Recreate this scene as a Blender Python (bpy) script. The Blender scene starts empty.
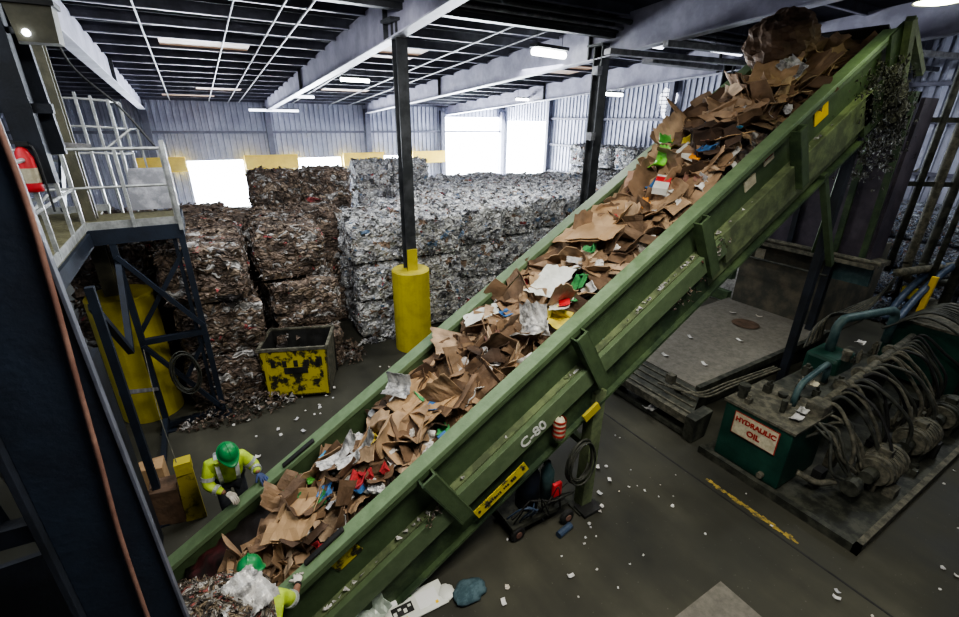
import bpy, bmesh, math, random
from mathutils import Vector, Matrix, Euler, noise
random.seed(7)
SC = bpy.context.scene
COL = SC.collection
PI = math.pi
V = Vector

# ------------------------------------------------------------------ materials
def nd(nt, t, **kw):
    n = nt.nodes.new(t)
    for k, v in kw.items():
        setattr(n, k, v)
    return n

def base_mat(name):
    m = bpy.data.materials.new(name); m.use_nodes = True
    return m, m.node_tree, m.node_tree.nodes['Principled BSDF']

def ramp(nt, stops, interp='LINEAR'):
    r = nd(nt, 'ShaderNodeValToRGB'); cr = r.color_ramp; cr.interpolation = interp
    while len(cr.elements) < len(stops): cr.elements.new(0.5)
    for e, (p, c) in zip(cr.elements, stops):
        e.position = p; e.color = (*c, 1)
    return r

def paint(name, a, b, scale=3.0, rough=.6, metal=0.0, lo=.42, hi=.62, bump=.15, bscale=30, detail=6, stretch=None, coord='Object'):
    """two colours mixed by noise: paint with grime / wear"""
    m, nt, p = base_mat(name); L = nt.links
    tc = nd(nt, 'ShaderNodeTexCoord'); src = tc.outputs[coord]
    if stretch:
        mp = nd(nt, 'ShaderNodeMapping'); mp.inputs['Scale'].default_value = stretch
        L.new(src, mp.inputs[0]); src = mp.outputs[0]
    n = nd(nt, 'ShaderNodeTexNoise'); n.inputs['Scale'].default_value = scale; n.inputs['Detail'].default_value = detail
    n.inputs['Roughness'].default_value = .65
    L.new(src, n.inputs['Vector'])
    r = ramp(nt, [(lo, a), (hi, b)]); L.new(n.outputs['Fac'], r.inputs[0]); L.new(r.outputs[0], p.inputs['Base Color'])
    p.inputs['Roughness'].default_value = rough; p.inputs['Metallic'].default_value = metal
    if bump:
        n2 = nd(nt, 'ShaderNodeTexNoise'); n2.inputs['Scale'].default_value = bscale; n2.inputs['Detail'].default_value = 4
        L.new(src, n2.inputs['Vector'])
        bp = nd(nt, 'ShaderNodeBump'); bp.inputs['Strength'].default_value = bump; bp.inputs['Distance'].default_value = .02
        L.new(n2.outputs['Fac'], bp.inputs['Height']); L.new(bp.outputs[0], p.inputs['Normal'])
    return m

def emit(name, c, s):
    m, nt, p = base_mat(name)
    p.inputs['Base Color'].default_value = (*c, 1); p.inputs['Emission Color'].default_value = (*c, 1)
    p.inputs['Emission Strength'].default_value = s
    return m

def rnd_mat(name, stops, rough=.8, dark=.55, nscale=5, bump=.4, interp='LINEAR'):
    """colour picked per object, soiled by noise"""
    m, nt, p = base_mat(name); L = nt.links
    oi = nd(nt, 'ShaderNodeObjectInfo'); r = ramp(nt, stops, interp); L.new(oi.outputs['Random'], r.inputs[0])
    tc = nd(nt, 'ShaderNodeTexCoord'); ad = nd(nt, 'ShaderNodeVectorMath', operation='ADD')
    L.new(tc.outputs['Object'], ad.inputs[0]); L.new(oi.outputs['Location'], ad.inputs[1])
    n = nd(nt, 'ShaderNodeTexNoise'); n.inputs['Scale'].default_value = nscale; n.inputs['Detail'].default_value = 5
    L.new(ad.outputs[0], n.inputs['Vector'])
    r2 = ramp(nt, [(.35, (dark,) * 3), (.62, (1.05,) * 3)]); L.new(n.outputs['Fac'], r2.inputs[0])
    mx = nd(nt, 'ShaderNodeMix', data_type='RGBA', blend_type='MULTIPLY'); mx.inputs['Factor'].default_value = 1
    L.new(r.outputs[0], mx.inputs['A']); L.new(r2.outputs[0], mx.inputs['B']); L.new(mx.outputs['Result'], p.inputs['Base Color'])
    p.inputs['Roughness'].default_value = rough
    n2 = nd(nt, 'ShaderNodeTexNoise'); n2.inputs['Scale'].default_value = 14; L.new(ad.outputs[0], n2.inputs['Vector'])
    bp = nd(nt, 'ShaderNodeBump'); bp.inputs['Strength'].default_value = bump; bp.inputs['Distance'].default_value = .03
    L.new(n2.outputs['Fac'], bp.inputs['Height']); L.new(bp.outputs[0], p.inputs['Normal'])
    return m

def flake_mat(name, stops, scale=7, stretch=(1, 1, 1), crev=.3, rough=.75, fine=2.2, bump=.9):
    """packed scraps: voronoi cells, each its own colour, dark in the gaps"""
    m, nt, p = base_mat(name); L = nt.links
    oi = nd(nt, 'ShaderNodeObjectInfo'); tc = nd(nt, 'ShaderNodeTexCoord')
    ad = nd(nt, 'ShaderNodeVectorMath', operation='ADD'); L.new(tc.outputs['Object'], ad.inputs[0]); L.new(oi.outputs['Location'], ad.inputs[1])
    nz = nd(nt, 'ShaderNodeTexNoise'); nz.inputs['Scale'].default_value = 4; L.new(ad.outputs[0], nz.inputs['Vector'])
    sc_ = nd(nt, 'ShaderNodeVectorMath', operation='SCALE'); sc_.inputs['Scale'].default_value = .35; L.new(nz.outputs['Color'], sc_.inputs[0])
    ad2 = nd(nt, 'ShaderNodeVectorMath', operation='ADD'); L.new(ad.outputs[0], ad2.inputs[0]); L.new(sc_.outputs[0], ad2.inputs[1])
    mp = nd(nt, 'ShaderNodeMapping'); mp.inputs['Scale'].default_value = stretch; L.new(ad2.outputs[0], mp.inputs[0])
    v = nd(nt, 'ShaderNodeTexVoronoi'); v.inputs['Scale'].default_value = scale; L.new(mp.outputs[0], v.inputs['Vector'])
    v2 = nd(nt, 'ShaderNodeTexVoronoi'); v2.inputs['Scale'].default_value = scale * fine; L.new(mp.outputs[0], v2.inputs['Vector'])
    s1 = nd(nt, 'ShaderNodeSeparateColor'); L.new(v.outputs['Color'], s1.inputs[0])
    s2 = nd(nt, 'ShaderNodeSeparateColor'); L.new(v2.outputs['Color'], s2.inputs[0])
    r1 = ramp(nt, stops, 'CONSTANT'); L.new(s1.outputs[0], r1.inputs[0])
    r2 = ramp(nt, stops, 'CONSTANT'); L.new(s2.outputs[0], r2.inputs[0])
    gt = nd(nt, 'ShaderNodeMath', operation='GREATER_THAN'); gt.inputs[1].default_value = .5; L.new(s1.outputs[1], gt.inputs[0])
    mx = nd(nt, 'ShaderNodeMix', data_type='RGBA'); L.new(gt.outputs[0], mx.inputs['Factor']); L.new(r1.outputs[0], mx.inputs['A']); L.new(r2.outputs[0], mx.inputs['B'])
    rd = ramp(nt, [(.25, (1, 1, 1)), (.75, (crev,) * 3)]); L.new(v2.outputs['Distance'], rd.inputs[0])
    n3 = nd(nt, 'ShaderNodeTexNoise'); n3.inputs['Scale'].default_value = 3; n3.inputs['Detail'].default_value = 4; L.new(ad.outputs[0], n3.inputs['Vector'])
    r3 = ramp(nt, [(.35, (.62,) * 3), (.6, (1.1,) * 3)]); L.new(n3.outputs['Fac'], r3.inputs[0])
    m1 = nd(nt, 'ShaderNodeMix', data_type='RGBA', blend_type='MULTIPLY'); m1.inputs['Factor'].default_value = 1
    L.new(mx.outputs['Result'], m1.inputs['A']); L.new(rd.outputs[0], m1.inputs['B'])
    m2 = nd(nt, 'ShaderNodeMix', data_type='RGBA', blend_type='MULTIPLY'); m2.inputs['Factor'].default_value = 1
    L.new(m1.outputs['Result'], m2.inputs['A']); L.new(r3.outputs[0], m2.inputs['B'])
    L.new(m2.outputs['Result'], p.inputs['Base Color']); p.inputs['Roughness'].default_value = rough
    bp = nd(nt, 'ShaderNodeBump'); bp.inputs['Strength'].default_value = bump; bp.inputs['Distance'].default_value = .05; bp.invert = True
    L.new(v2.outputs['Distance'], bp.inputs['Height']); L.new(bp.outputs[0], p.inputs['Normal'])
    return m

M = {}
M['green'] = paint('green_paint', (.040, .066, .029), (.074, .114, .052), 5, .6, lo=.3, hi=.7, detail=10)
M['green_top'] = paint('green_paint_lit', (.105, .165, .085), (.175, .255, .14), 7, .55, lo=.25, hi=.7, detail=10)  # same green lightened: light on the rail tops put into the colour
M['green_mid'] = paint('worn_mid_green', (.075, .112, .055), (.120, .170, .088), 6, .6, lo=.3, hi=.7, detail=10)
M['green_dark'] = paint('dark_green_paint', (.02, .04, .018), (.07, .11, .045), 2, .7)
M['green_dust'] = paint('dusty_green_paint', (.075, .095, .05), (.15, .19, .09), 4, .8)
M['belt'] = paint('rubber_belt', (.012, .011, .010), (.05, .045, .04), 3, .75)
M['red_rubber'] = paint('worn_red_rubber', (.028, .022, .02), (.16, .03, .04), 1.4, .5, lo=.48, hi=.68)
M['yellow'] = paint('scuffed_yellow', (.30, .25, .03), (.46, .39, .03), 2.5, .6, lo=.25, hi=.55)
M['yellow_worn'] = paint('worn_yellow_paint', (.02, .02, .015), (.50, .42, .02), 5, .6, lo=.44, hi=.52)
M['yellow_clean'] = paint('yellow_board', (.80, .52, .01), (.9, .62, .02), 2, .6)
M['floor'] = None
M['navy'] = paint('navy_paint', (.005, .009, .018), (.010, .018, .034), 1.6, .6, detail=9)
M['navy_dark'] = paint('dark_navy_steel', (.004, .006, .010), (.012, .016, .026), 2, .6)
M['grey_edge'] = paint('grey_blue_edge', (.05, .055, .075), (.09, .095, .125), 3, .55)
M['rust_hose'] = paint('rusty_hose', (.13, .065, .05), (.22, .125, .095), 3, .7)
M['olive'] = paint('olive_grey_paint', (.05, .048, .03), (.085, .08, .05), 3, .6)
M['steel_dark'] = paint('dark_column_steel', (.02, .022, .024), (.05, .052, .055), 3, .5)
M['steel_grey'] = paint('grey_steel', (.13, .13, .14), (.26, .26, .27), 4, .5, .4)
M['beam'] = paint('roof_beam_primer', (.33, .32, .40), (.48, .47, .56), 1.5, .6)
M['beam_edge'] = paint('roof_beam_flange', (.45, .45, .52), (.60, .60, .68), 2, .5)
M['purlin'] = paint('purlin_steel', (.05, .05, .065), (.09, .09, .115), 2, .6)
M['purlin_lip'] = paint('purlin_lip', (.16, .16, .20), (.25, .25, .30), 2, .5)
M['roof'] = paint('roof_deck', (.04, .04, .055), (.065, .065, .085), 1.5, .8)
M['skylight'] = paint('dusty_skylight', (.25, .17, .12), (.42, .30, .22), 4, .6)
_p = M['skylight'].node_tree.nodes['Principled BSDF']; _p.inputs['Emission Color'].default_value = (.62, .40, .27, 1); _p.inputs['Emission Strength'].default_value = .22  # slight glow added in place of daylight through the panels
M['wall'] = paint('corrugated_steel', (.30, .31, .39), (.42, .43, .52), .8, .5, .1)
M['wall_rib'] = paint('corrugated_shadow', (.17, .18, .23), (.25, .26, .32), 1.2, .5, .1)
M['girt'] = paint('girt_steel', (.07, .07, .10), (.12, .12, .16), 2, .6)
M['rail_white'] = paint('galvanised_rail', (.27, .28, .27), (.43, .44, .43), 8, .45, .3)
M['grate'] = paint('deck_grating', (.09, .085, .045), (.17, .16, .09), 14, .6)
M['plate'] = paint('dusty_steel_plate', (.10, .093, .078), (.21, .195, .16), 9, .75, detail=12, lo=.3, hi=.75)
M['plate_dark'] = paint('grimy_machine_steel', (.02, .022, .017), (.07, .072, .055), 5, .65, .2)
M['dust_metal'] = paint('dust_coated_metal', (.055, .054, .04), (.145, .135, .10), 9, .8)
M['tank_green'] = paint('tank_green', (.004, .035, .025), (.012, .06, .042), 2, .5)
M['teal_pipe'] = paint('teal_pipe', (.03, .07, .075), (.08, .13, .13), 5, .5)
M['hose'] = paint('hydraulic_hose', (.022, .024, .02), (.06, .062, .048), 6, .6)
M['blue_hose'] = paint('blue_grey_hose', (.03, .05, .09), (.07, .10, .16), 5, .5)
M['hopper'] = paint('dark_hopper_steel', (.04, .034, .05), (.085, .07, .09), 1.5, .6)
M['hopper_low'] = paint('rusty_baler_steel', (.045, .045, .035), (.11, .095, .065), 2, .7)
M['black'] = paint('black_rubber', (.006, .006, .006), (.02, .02, .02), 4, .7)
M['white_paint'] = paint('stencil_white', (.35, .36, .33), (.6, .62, .58), 20, .7, lo=.35, hi=.5)
M['sign_cream'] = paint('sign_cream', (.42, .38, .27), (.58, .54, .40), 10, .6)
M['sign_red'] = paint('sign_red', (.30, .02, .015), (.40, .03, .02), 10, .6)
M['sign_black'] = paint('sign_black', (.01, .01, .01), (.03, .03, .03), 10, .6)
M['hivis'] = paint('hi_vis_yellow', (.36, .50, .03), (.52, .70, .07), 5, .7, bscale=9, bump=.9)
M['silver_tape'] = paint('reflective_tape', (.38, .40, .40), (.6, .62, .62), 9, .4, .3)
M['helmet'] = paint('green_helmet_plastic', (.01, .16, .045), (.02, .24, .075), 3, .35, bump=0)
M['skin'] = paint('skin', (.20, .10, .065), (.28, .15, .10), 6, .6)
M['trouser'] = paint('dark_trousers', (.02, .022, .03), (.045, .048, .06), 8, .8)
M['glove_blue'] = paint('blue_glove', (.015, .03, .10), (.04, .07, .2), 9, .6)
M['glove_white'] = paint('dirty_white_glove', (.38, .34, .30), (.62, .58, .52), 9, .8)
M['tube'] = emit('fluorescent_tube', (.95, 1, .95), 14)
M['tube_dim'] = emit('dim_tube', (.85, .88, 1), 3.0)
M['lamp_warm'] = emit('lamp_lens', (.92, 1, .6), 16)
M['foil'] = paint('silver_plastic_film', (.17, .17, .17), (.55, .54, .52), 9, .3, .2, lo=.4, hi=.55, bump=.8, bscale=18)
M['card'] = rnd_mat('cardboard', [(0, (.16, .10, .06)), (.2, (.28, .18, .105)), (.4, (.38, .25, .15)), (.6, (.50, .345, .21)), (.8, (.24, .15, .09)), (1, (.58, .43, .29))])
M['card_dark'] = rnd_mat('wet_cardboard', [(0, (.07, .042, .028)), (.5, (.13, .078, .045)), (1, (.18, .11, .065))])
M['card_tan'] = paint('tan_cardboard', (.36, .23, .12), (.47, .31, .17), 3, .8, bump=.3, bscale=8)
M['card_pale'] = paint('pale_pink_cardboard', (.42, .25, .17), (.52, .33, .23), 3, .8)
M['paper'] = rnd_mat('waste_paper', [(0, (.62, .60, .56)), (.5, (.78, .77, .75)), (.8, (.5, .5, .52)), (1, (.7, .62, .5))], dark=.7)
M['white_board'] = paint('white_board', (.62, .63, .58), (.76, .77, .72), 3, .6)
M['print'] = rnd_mat('printed_carton', [(0, (.55, .05, .06)), (.25, (.06, .18, .42)), (.45, (.75, .62, .1)), (.65, (.06, .3, .1)), (.85, (.30, .16, .12)), (.95, (.75, .3, .05))], dark=.8, interp='CONSTANT')
M['orange'] = paint('orange_print', (.80, .30, .02), (.9, .42, .04), 4, .5)
M['lime'] = paint('lime_plastic', (.12, .48, .03), (.22, .62, .06), 4, .4)
M['lime_dark'] = paint('green_plastic', (.06, .28, .04), (.12, .4, .07), 4, .4)
M['blue'] = paint('blue_plastic', (.05, .25, .45), (.1, .35, .55), 4, .4)
M['red'] = paint('red_print', (.55, .02, .03), (.7, .04, .05), 4, .5)
M['teal_cloth'] = paint('blue_grey_cloth', (.035, .07, .085), (.08, .13, .15), 10, .9)
M['film'] = paint('clear_film', (.35, .42, .35), (.5, .56, .5), 8, .3)
M['silver_bag'] = paint('grey_fluff', (.3, .29, .28), (.55, .54, .52), 12, .9)

WH = [(0, (.74, .74, .72)), (.13, (.50, .50, .52)), (.25, (.84, .84, .83)), (.38, (.30, .30, .30)), (.46, (.52, .53, .56)), (.57, (.30, .21, .15)), (.62, (.66, .64, .60)),
      (.72, (.14, .14, .15)), (.80, (.45, .46, .45)), (.88, (.18, .26, .38)), (.905, (.68, .66, .62)), (.965, (.45, .10, .10)), (.975, (.56, .56, .58))]
BR = [(0, (.18, .13, .10)), (.18, (.27, .20, .15)), (.34, (.12, .09, .07)), (.46, (.34, .26, .19)), (.55, (.22, .16, .12)), (.64, (.50, .48, .46)),
      (.75, (.13, .09, .065)), (.86, (.36, .28, .21)), (.92, (.6, .58, .55)), (.955, (.07, .06, .06)), (.985, (.45, .1, .1))]
CN = [(0, (.25, .27, .33)), (.2, (.10, .11, .14)), (.35, (.38, .42, .5)), (.5, (.06, .07, .09)), (.62, (.16, .22, .36)), (.75, (.3, .3, .33)), (.88, (.24, .14, .12)), (.94, (.5, .55, .6))]
M['bale_white'] = flake_mat('mixed_paper_bale', WH, 5.5, (1, 1, 1.3), crev=.5)
M['bale_brown'] = flake_mat('cardboard_bale', BR, 2.6, (1, 2.8, 2.2), fine=2.6)
M['bale_can'] = flake_mat('crushed_can_bale', CN, 15, (1, 1, 1), rough=.45)
M['debris'] = flake_mat('fine_debris', [(0, (.30, .22, .15)), (.2, (.5, .46, .4)), (.4, (.12, .10, .08)), (.55, (.38, .30, .2)), (.7, (.65, .62, .58)), (.82, (.08, .07, .06)), (.93, (.4, .12, .1))], 22, fine=2)
M['dust_shag'] = flake_mat('hanging_lint', [(0, (.10, .10, .08)), (.4, (.22, .22, .19)), (.7, (.05, .05, .045)), (.9, (.35, .36, .36))], 14, (1, 1, .5))
M['bed'] = flake_mat('crushed_cardboard_bed', BR, 5, (1, 1, 1))

def floor_material():
    m, nt, p = base_mat('stained_concrete'); L = nt.links
    tc = nd(nt, 'ShaderNodeTexCoord')
    n = nd(nt, 'ShaderNodeTexNoise'); n.inputs['Scale'].default_value = .55; n.inputs['Detail'].default_value = 8; n.inputs['Roughness'].default_value = .6; L.new(tc.outputs['Object'], n.inputs['Vector'])
    r = ramp(nt, [(.33, (.022, .022, .015)), (.5, (.040, .039, .027)), (.68, (.068, .066, .047))]); L.new(n.outputs['Fac'], r.inputs[0])
    mp = nd(nt, 'ShaderNodeMapping'); mp.inputs['Rotation'].default_value = (0, 0, .6); mp.inputs['Scale'].default_value = (2.2, .5, 1); L.new(tc.outputs['Object'], mp.inputs[0])
    n2 = nd(nt, 'ShaderNodeTexNoise'); n2.inputs['Scale'].default_value = 1.0; n2.inputs['Detail'].default_value = 6; L.new(mp.outputs[0], n2.inputs['Vector'])
    r2 = ramp(nt, [(.38, (.85,) * 3), (.66, (1.15,) * 3)]); L.new(n2.outputs['Fac'], r2.inputs[0])
    mx = nd(nt, 'ShaderNodeMix', data_type='RGBA', blend_type='MULTIPLY'); mx.inputs['Factor'].default_value = 1
    L.new(r.outputs[0], mx.inputs['A']); L.new(r2.outputs[0], mx.inputs['B'])
    v = nd(nt, 'ShaderNodeTexNoise'); v.inputs['Scale'].default_value = 26; v.inputs['Detail'].default_value = 3; L.new(tc.outputs['Object'], v.inputs['Vector'])
    r3 = ramp(nt, [(.70, (0, 0, 0)), (.80, (.10, .10, .09))]); L.new(v.outputs['Fac'], r3.inputs[0])
    ad = nd(nt, 'ShaderNodeMix', data_type='RGBA', blend_type='ADD'); ad.inputs['Factor'].default_value = 1
    L.new(mx.outputs['Result'], ad.inputs['A']); L.new(r3.outputs[0], ad.inputs['B'])
    L.new(ad.outputs['Result'], p.inputs['Base Color'])
    rr = ramp(nt, [(.35, (.62,) * 3), (.6, (.85,) * 3)]); L.new(n.outputs['Fac'], rr.inputs[0]); L.new(rr.outputs[0], p.inputs['Roughness'])
    return m
M['floor'] = floor_material()

# ------------------------------------------------------------------ helpers
def org(o):
    return V((0, 0, 0)) if o is None else o['_o']
ORG = {}
def tag(o, label=None, cat=None, group=None, kind=None):
    if label: o['label'] = label
    if cat: o['category'] = cat
    if group: o['group'] = group
    if kind: o['kind'] = kind
    return o
def empty(name, loc, label, cat, group=None):
    o = bpy.data.objects.new(name, None); COL.objects.link(o); o.location = loc
    o.empty_display_size = .1
    ORG[o.name] = V(loc)
    return tag(o, label, cat, group)

class MB:
    def __init__(s): s.v = []; s.f = []; s.m = []; s.mi = 0
    def add(s, vs, fs):
        b = len(s.v); s.v += [V(x) for x in vs]; s.f += [tuple(b + i for i in f) for f in fs]; s.m += [s.mi] * len(fs)
        return s
    def box(s, a, b):
        (x0, y0, z0), (x1, y1, z1) = a, b
        return s.add([(x0, y0, z0), (x1, y0, z0), (x1, y1, z0), (x0, y1, z0), (x0, y0, z1), (x1, y0, z1), (x1, y1, z1), (x0, y1, z1)],
                     [(0, 3, 2, 1), (4, 5, 6, 7), (0, 1, 5, 4), (1, 2, 6, 5), (2, 3, 7, 6), (3, 0, 4, 7)])
    def hexa(s, p):   # eight corners: bottom loop, top loop
        return s.add(p, [(0, 3, 2, 1), (4, 5, 6, 7), (0, 1, 5, 4), (1, 2, 6, 5), (2, 3, 7, 6), (3, 0, 4, 7)])
    def bar(s, p, q, w, h=None, upv=(0, 0, 1)):
        p, q = V(p), V(q); h = h or w; d = (q - p).normalized(); u = V(upv)
        if abs(d.dot(u)) > .98: u = V((0, 1, 0))
        r = d.cross(u).normalized(); u = r.cross(d).normalized(); r *= w / 2; u *= h / 2
        return s.hexa([p - r - u, p + r - u, p + r + u, p - r + u, q - r - u, q + r - u, q + r + u, q - r + u])
    def tube(s, pts, r, n=8, closed=False, r2=None):
        pts = [V(p) for p in pts]; N = len(pts); vs = []
        prev = None
        for i, p in enumerate(pts):
            if closed: d = pts[(i + 1) % N] - pts[i - 1]
            else: d = pts[min(i + 1, N - 1)] - pts[max(i - 1, 0)]
            d.normalize()
            if prev is None:
                a = V((0, 0, 1)) if abs(d.z) < .9 else V((1, 0, 0))
            else: a = prev
            x = d.cross(a).normalized(); y = x.cross(d).normalized(); prev = y
            rr = r if r2 is None else r + (r2 - r) * i / (N - 1)
            vs += [p + x * math.cos(2 * PI * k / n) * rr + y * math.sin(2 * PI * k / n) * rr for k in range(n)]
        fs = []
        for i in range(N if closed else N - 1):
            j = (i + 1) % N
            fs += [(i * n + k, i * n + (k + 1) % n, j * n + (k + 1) % n, j * n + k) for k in range(n)]
        if not closed: fs += [tuple(range(n - 1, -1, -1)), tuple((N - 1) * n + k for k in range(n))]
        return s.add(vs, fs)
    def cyl(s, p, q, r, n=16, r2=None):
        return s.tube([p, q], r, n, r2=r2)
    def lathe(s, c, prof, n=24, axis='z'):
        c = V(c); vs = []; k = len(prof)
        for i in range(n):
            a = 2 * PI * i / n
            for r, z in prof:
                v = (r * math.cos(a), r * math.sin(a), z)
                if axis == 'x': v = (v[2], v[0], v[1])
                if axis == 'y': v = (v[0], v[2], v[1])
                vs.append(c + V(v))
        fs = [(i * k + j, ((i + 1) % n) * k + j, ((i + 1) % n) * k + j + 1, i * k + j + 1) for i in range(n) for j in range(k - 1)]
        return s.add(vs, fs)
    def build(s, name, mat, parent=None, bevel=0, smooth=False, origin=None):
        o0 = V((0, 0, 0))
        if parent is not None: o0 = ORG[parent.name]
        if origin is None:
            if parent is None and s.v:
                xs = [v.x for v in s.v]; ys = [v.y for v in s.v]; zs = [v.z for v in s.v]
                origin = V(((min(xs) + max(xs)) / 2, (min(ys) + max(ys)) / 2, min(zs)))
            else: origin = o0
        origin = V(origin)
        me = bpy.data.meshes.new(name)
        me.from_pydata([v - origin for v in s.v], [], s.f)
        mats = mat if isinstance(mat, (list, tuple)) else [mat]
        for m in mats: me.materials.append(M[m] if isinstance(m, str) else m)
        if len(mats) > 1: me.polygons.foreach_set('material_index', s.m)
        if smooth: me.polygons.foreach_set('use_smooth', [True] * len(me.polygons))
        bm = bmesh.new(); bm.from_mesh(me); bmesh.ops.recalc_face_normals(bm, faces=bm.faces); bm.to_mesh(me); bm.free()
        me.update()
        o = bpy.data.objects.new(name, me); COL.objects.link(o)
        ORG[o.name] = origin
        if parent is not None: o.parent = parent
        o.location = origin - o0
        if bevel:
            b = o.modifiers.new('bevel', 'BEVEL'); b.width = bevel; b.segments = 2; b.limit_method = 'ANGLE'
        return o

def curve_pts(ctrl, n=8):
    """Catmull-Rom through control points"""
    c = [V(p) for p in ctrl]; c = [c[0] * 2 - c[1]] + c + [c[-1] * 2 - c[-2]]; out = []
    for i in range(1, len(c) - 2):
        for k in range(n):
            t = k / n; a, b, d, e = c[i - 1], c[i], c[i + 1], c[i + 2]
            out.append(.5 * ((2 * b) + (d - a) * t + (2 * a - 5 * b + 4 * d - e) * t * t + (3 * b - a - 3 * d + e) * t ** 3))
    out.append(c[-2]); return out

def text_mesh(name, body, size, mat, parent, loc, xdir, ydir, extrude=.003, bold=0.0):
    cu = bpy.data.curves.new(name, 'FONT'); cu.body = body; cu.size = size; cu.align_x = 'CENTER'; cu.align_y = 'CENTER'; cu.extrude = extrude; cu.offset = bold
    t = bpy.data.objects.new('tmp', cu); COL.objects.link(t)
    dg = bpy.context.evaluated_depsgraph_get(); me = bpy.data.meshes.new_from_object(t.evaluated_get(dg))
    bpy.data.objects.remove(t)
    x = V(xdir).normalized(); y = V(ydir).normalized(); z = x.cross(y)
    mat4 = Matrix((x, y, z)).transposed().to_4x4(); mat4.translation = V(loc) - (ORG[parent.name] if parent else V())
    me.transform(mat4); me.materials.clear(); me.materials.append(M[mat])
    me.name = name
    o = bpy.data.objects.new(name, me); COL.objects.link(o)
    if parent: o.parent = parent
    return o

def skin_mesh(name, verts, edges, rad, mat, parent, sub=2, root=0):
    """tapered limbs grown over a skeleton, baked to one mesh"""
    me = bpy.data.meshes.new(name); o0 = ORG[parent.name]
    me.from_pydata([V(v) - o0 for v in verts], edges, [])
    t = bpy.data.objects.new('tmp', me); COL.objects.link(t)
    sk = t.modifiers.new('s', 'SKIN'); sk.use_smooth_shade = True
    sv = me.skin_vertices[0].data
    for i, r in enumerate(rad):
        sv[i].radius = (r, r) if not isinstance(r, tuple) else r
        sv[i].use_root = (i == root)
    sb = t.modifiers.new('u', 'SUBSURF'); sb.levels = sub; sb.render_levels = sub
    dg = bpy.context.evaluated_depsgraph_get(); dg.update()
    out = bpy.data.meshes.new_from_object(t.evaluated_get(dg)); bpy.data.objects.remove(t)
    out.name = name; out.materials.clear(); out.materials.append(M[mat])
    out.polygons.foreach_set('use_smooth', [True] * len(out.polygons))
    o = bpy.data.objects.new(name, out); COL.objects.link(o); o.parent = parent
    ORG[o.name] = o0
    return o

# ------------------------------------------------------------------ camera
F = 455.; P = math.radians(22.6); A = math.radians(31.2); R = math.radians(-.75); H = 5.5
fw = V((math.sin(A) * math.cos(P), math.cos(A) * math.cos(P), -math.sin(P)))
r0 = V((math.cos(A), -math.sin(A), 0)); u0 = r0.cross(fw)
rt = r0 * math.cos(R) - u0 * math.sin(R); up = u0 * math.cos(R) + r0 * math.sin(R)
cam = bpy.data.cameras.new('camera'); co = bpy.data.objects.new('camera', cam); COL.objects.link(co)
mw = Matrix((rt, up, -fw)).transposed().to_4x4(); mw.translation = (0, 0, H); co.matrix_world = mw
cam.sensor_width = 36; cam.lens = F * 36 / 959; cam.clip_start = .05; cam.clip_end = 300
SC.camera = co

# ------------------------------------------------------------------ building shell
def struct(o): o['kind'] = 'structure'; return o
fl = MB(); fl.box((-14, -6, -.2), (22, 34, 0)); struct(fl.build('floor', 'floor'))
def roofz(y): return 6.45 + .0785 * (30 - y)
c = MB()
c.hexa([(-14, -6, roofz(-6)), (20.2, -6, roofz(-6)), (20.2, 30.2, roofz(30.2)), (-14, 30.2, roofz(30.2)),
        (-14, -6, roofz(-6) + .12), (20.2, -6, roofz(-6) + .12), (20.2, 30.2, roofz(30.2) + .12), (-14, 30.2, roofz(30.2) + .12)])
struct(c.build('ceiling', 'roof'))

def corrugated(p0, p1, z0, z1, nrm, wall):
    """ribbed sheet between two floor points; alternate faces carry the rib shade"""
    p0, p1 = V(p0), V(p1); L = (p1 - p0).length; d = (p1 - p0) / L; n = V(nrm); pitch = .30
    k = max(1, int(round(L / pitch))); pitch = L / k
    prof = [(0, 0), (.42, 0), (.5, .05), (.92, .05), (1, 0)]
    pts = []
    for i in range(k):
        for a, h in prof[:-1]: pts.append(p0 + d * (i + a) * pitch + n * h)
    pts.append(p1)
    zz1 = z1 if callable(z1) else (lambda q: z1)
    vs = [V((q.x, q.y, z0)) for q in pts] + [V((q.x, q.y, zz1(q))) for q in pts]
    m = len(pts)
    for i in range(m - 1):
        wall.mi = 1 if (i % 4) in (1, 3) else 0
        wall.add([vs[i], vs[i + 1], vs[m + i + 1], vs[m + i]], [(0, 1, 2, 3)])
    wall.mi = 0
DOORS = [(-.3, 2.4), (5.35, 7.9), (10.6, 12.5)]
wb = MB()
xs = [-14] + [x for d in DOORS for x in d] + [15.1, 19.6, 20.0]
for i in range(0, len(xs) - 1):
    x0, x1 = xs[i], xs[i + 1]
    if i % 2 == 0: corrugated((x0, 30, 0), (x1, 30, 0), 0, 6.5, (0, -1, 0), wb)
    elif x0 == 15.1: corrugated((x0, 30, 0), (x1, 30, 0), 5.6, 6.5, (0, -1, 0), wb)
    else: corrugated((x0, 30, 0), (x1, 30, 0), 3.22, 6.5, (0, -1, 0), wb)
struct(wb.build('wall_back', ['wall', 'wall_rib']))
wr = MB(); zr = lambda q: roofz(q.y)
corrugated((20, 29.4, 0), (20, 30, 0), 0, zr, (-1, 0, 0), wr)
corrugated((20, 24.8, 0), (20, 29.4, 0), 5.4, zr, (-1, 0, 0), wr)
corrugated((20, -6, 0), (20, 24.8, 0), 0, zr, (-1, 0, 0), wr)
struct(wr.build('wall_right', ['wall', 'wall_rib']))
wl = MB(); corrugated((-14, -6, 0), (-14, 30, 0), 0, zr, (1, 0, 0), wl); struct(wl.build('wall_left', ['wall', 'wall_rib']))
wf = MB(); corrugated((-14, -6, 0), (20, -6, 0), 0, roofz(-6), (0, 1, 0), wf); struct(wf.build('wall_front', ['wall', 'wall_rib']))
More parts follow.
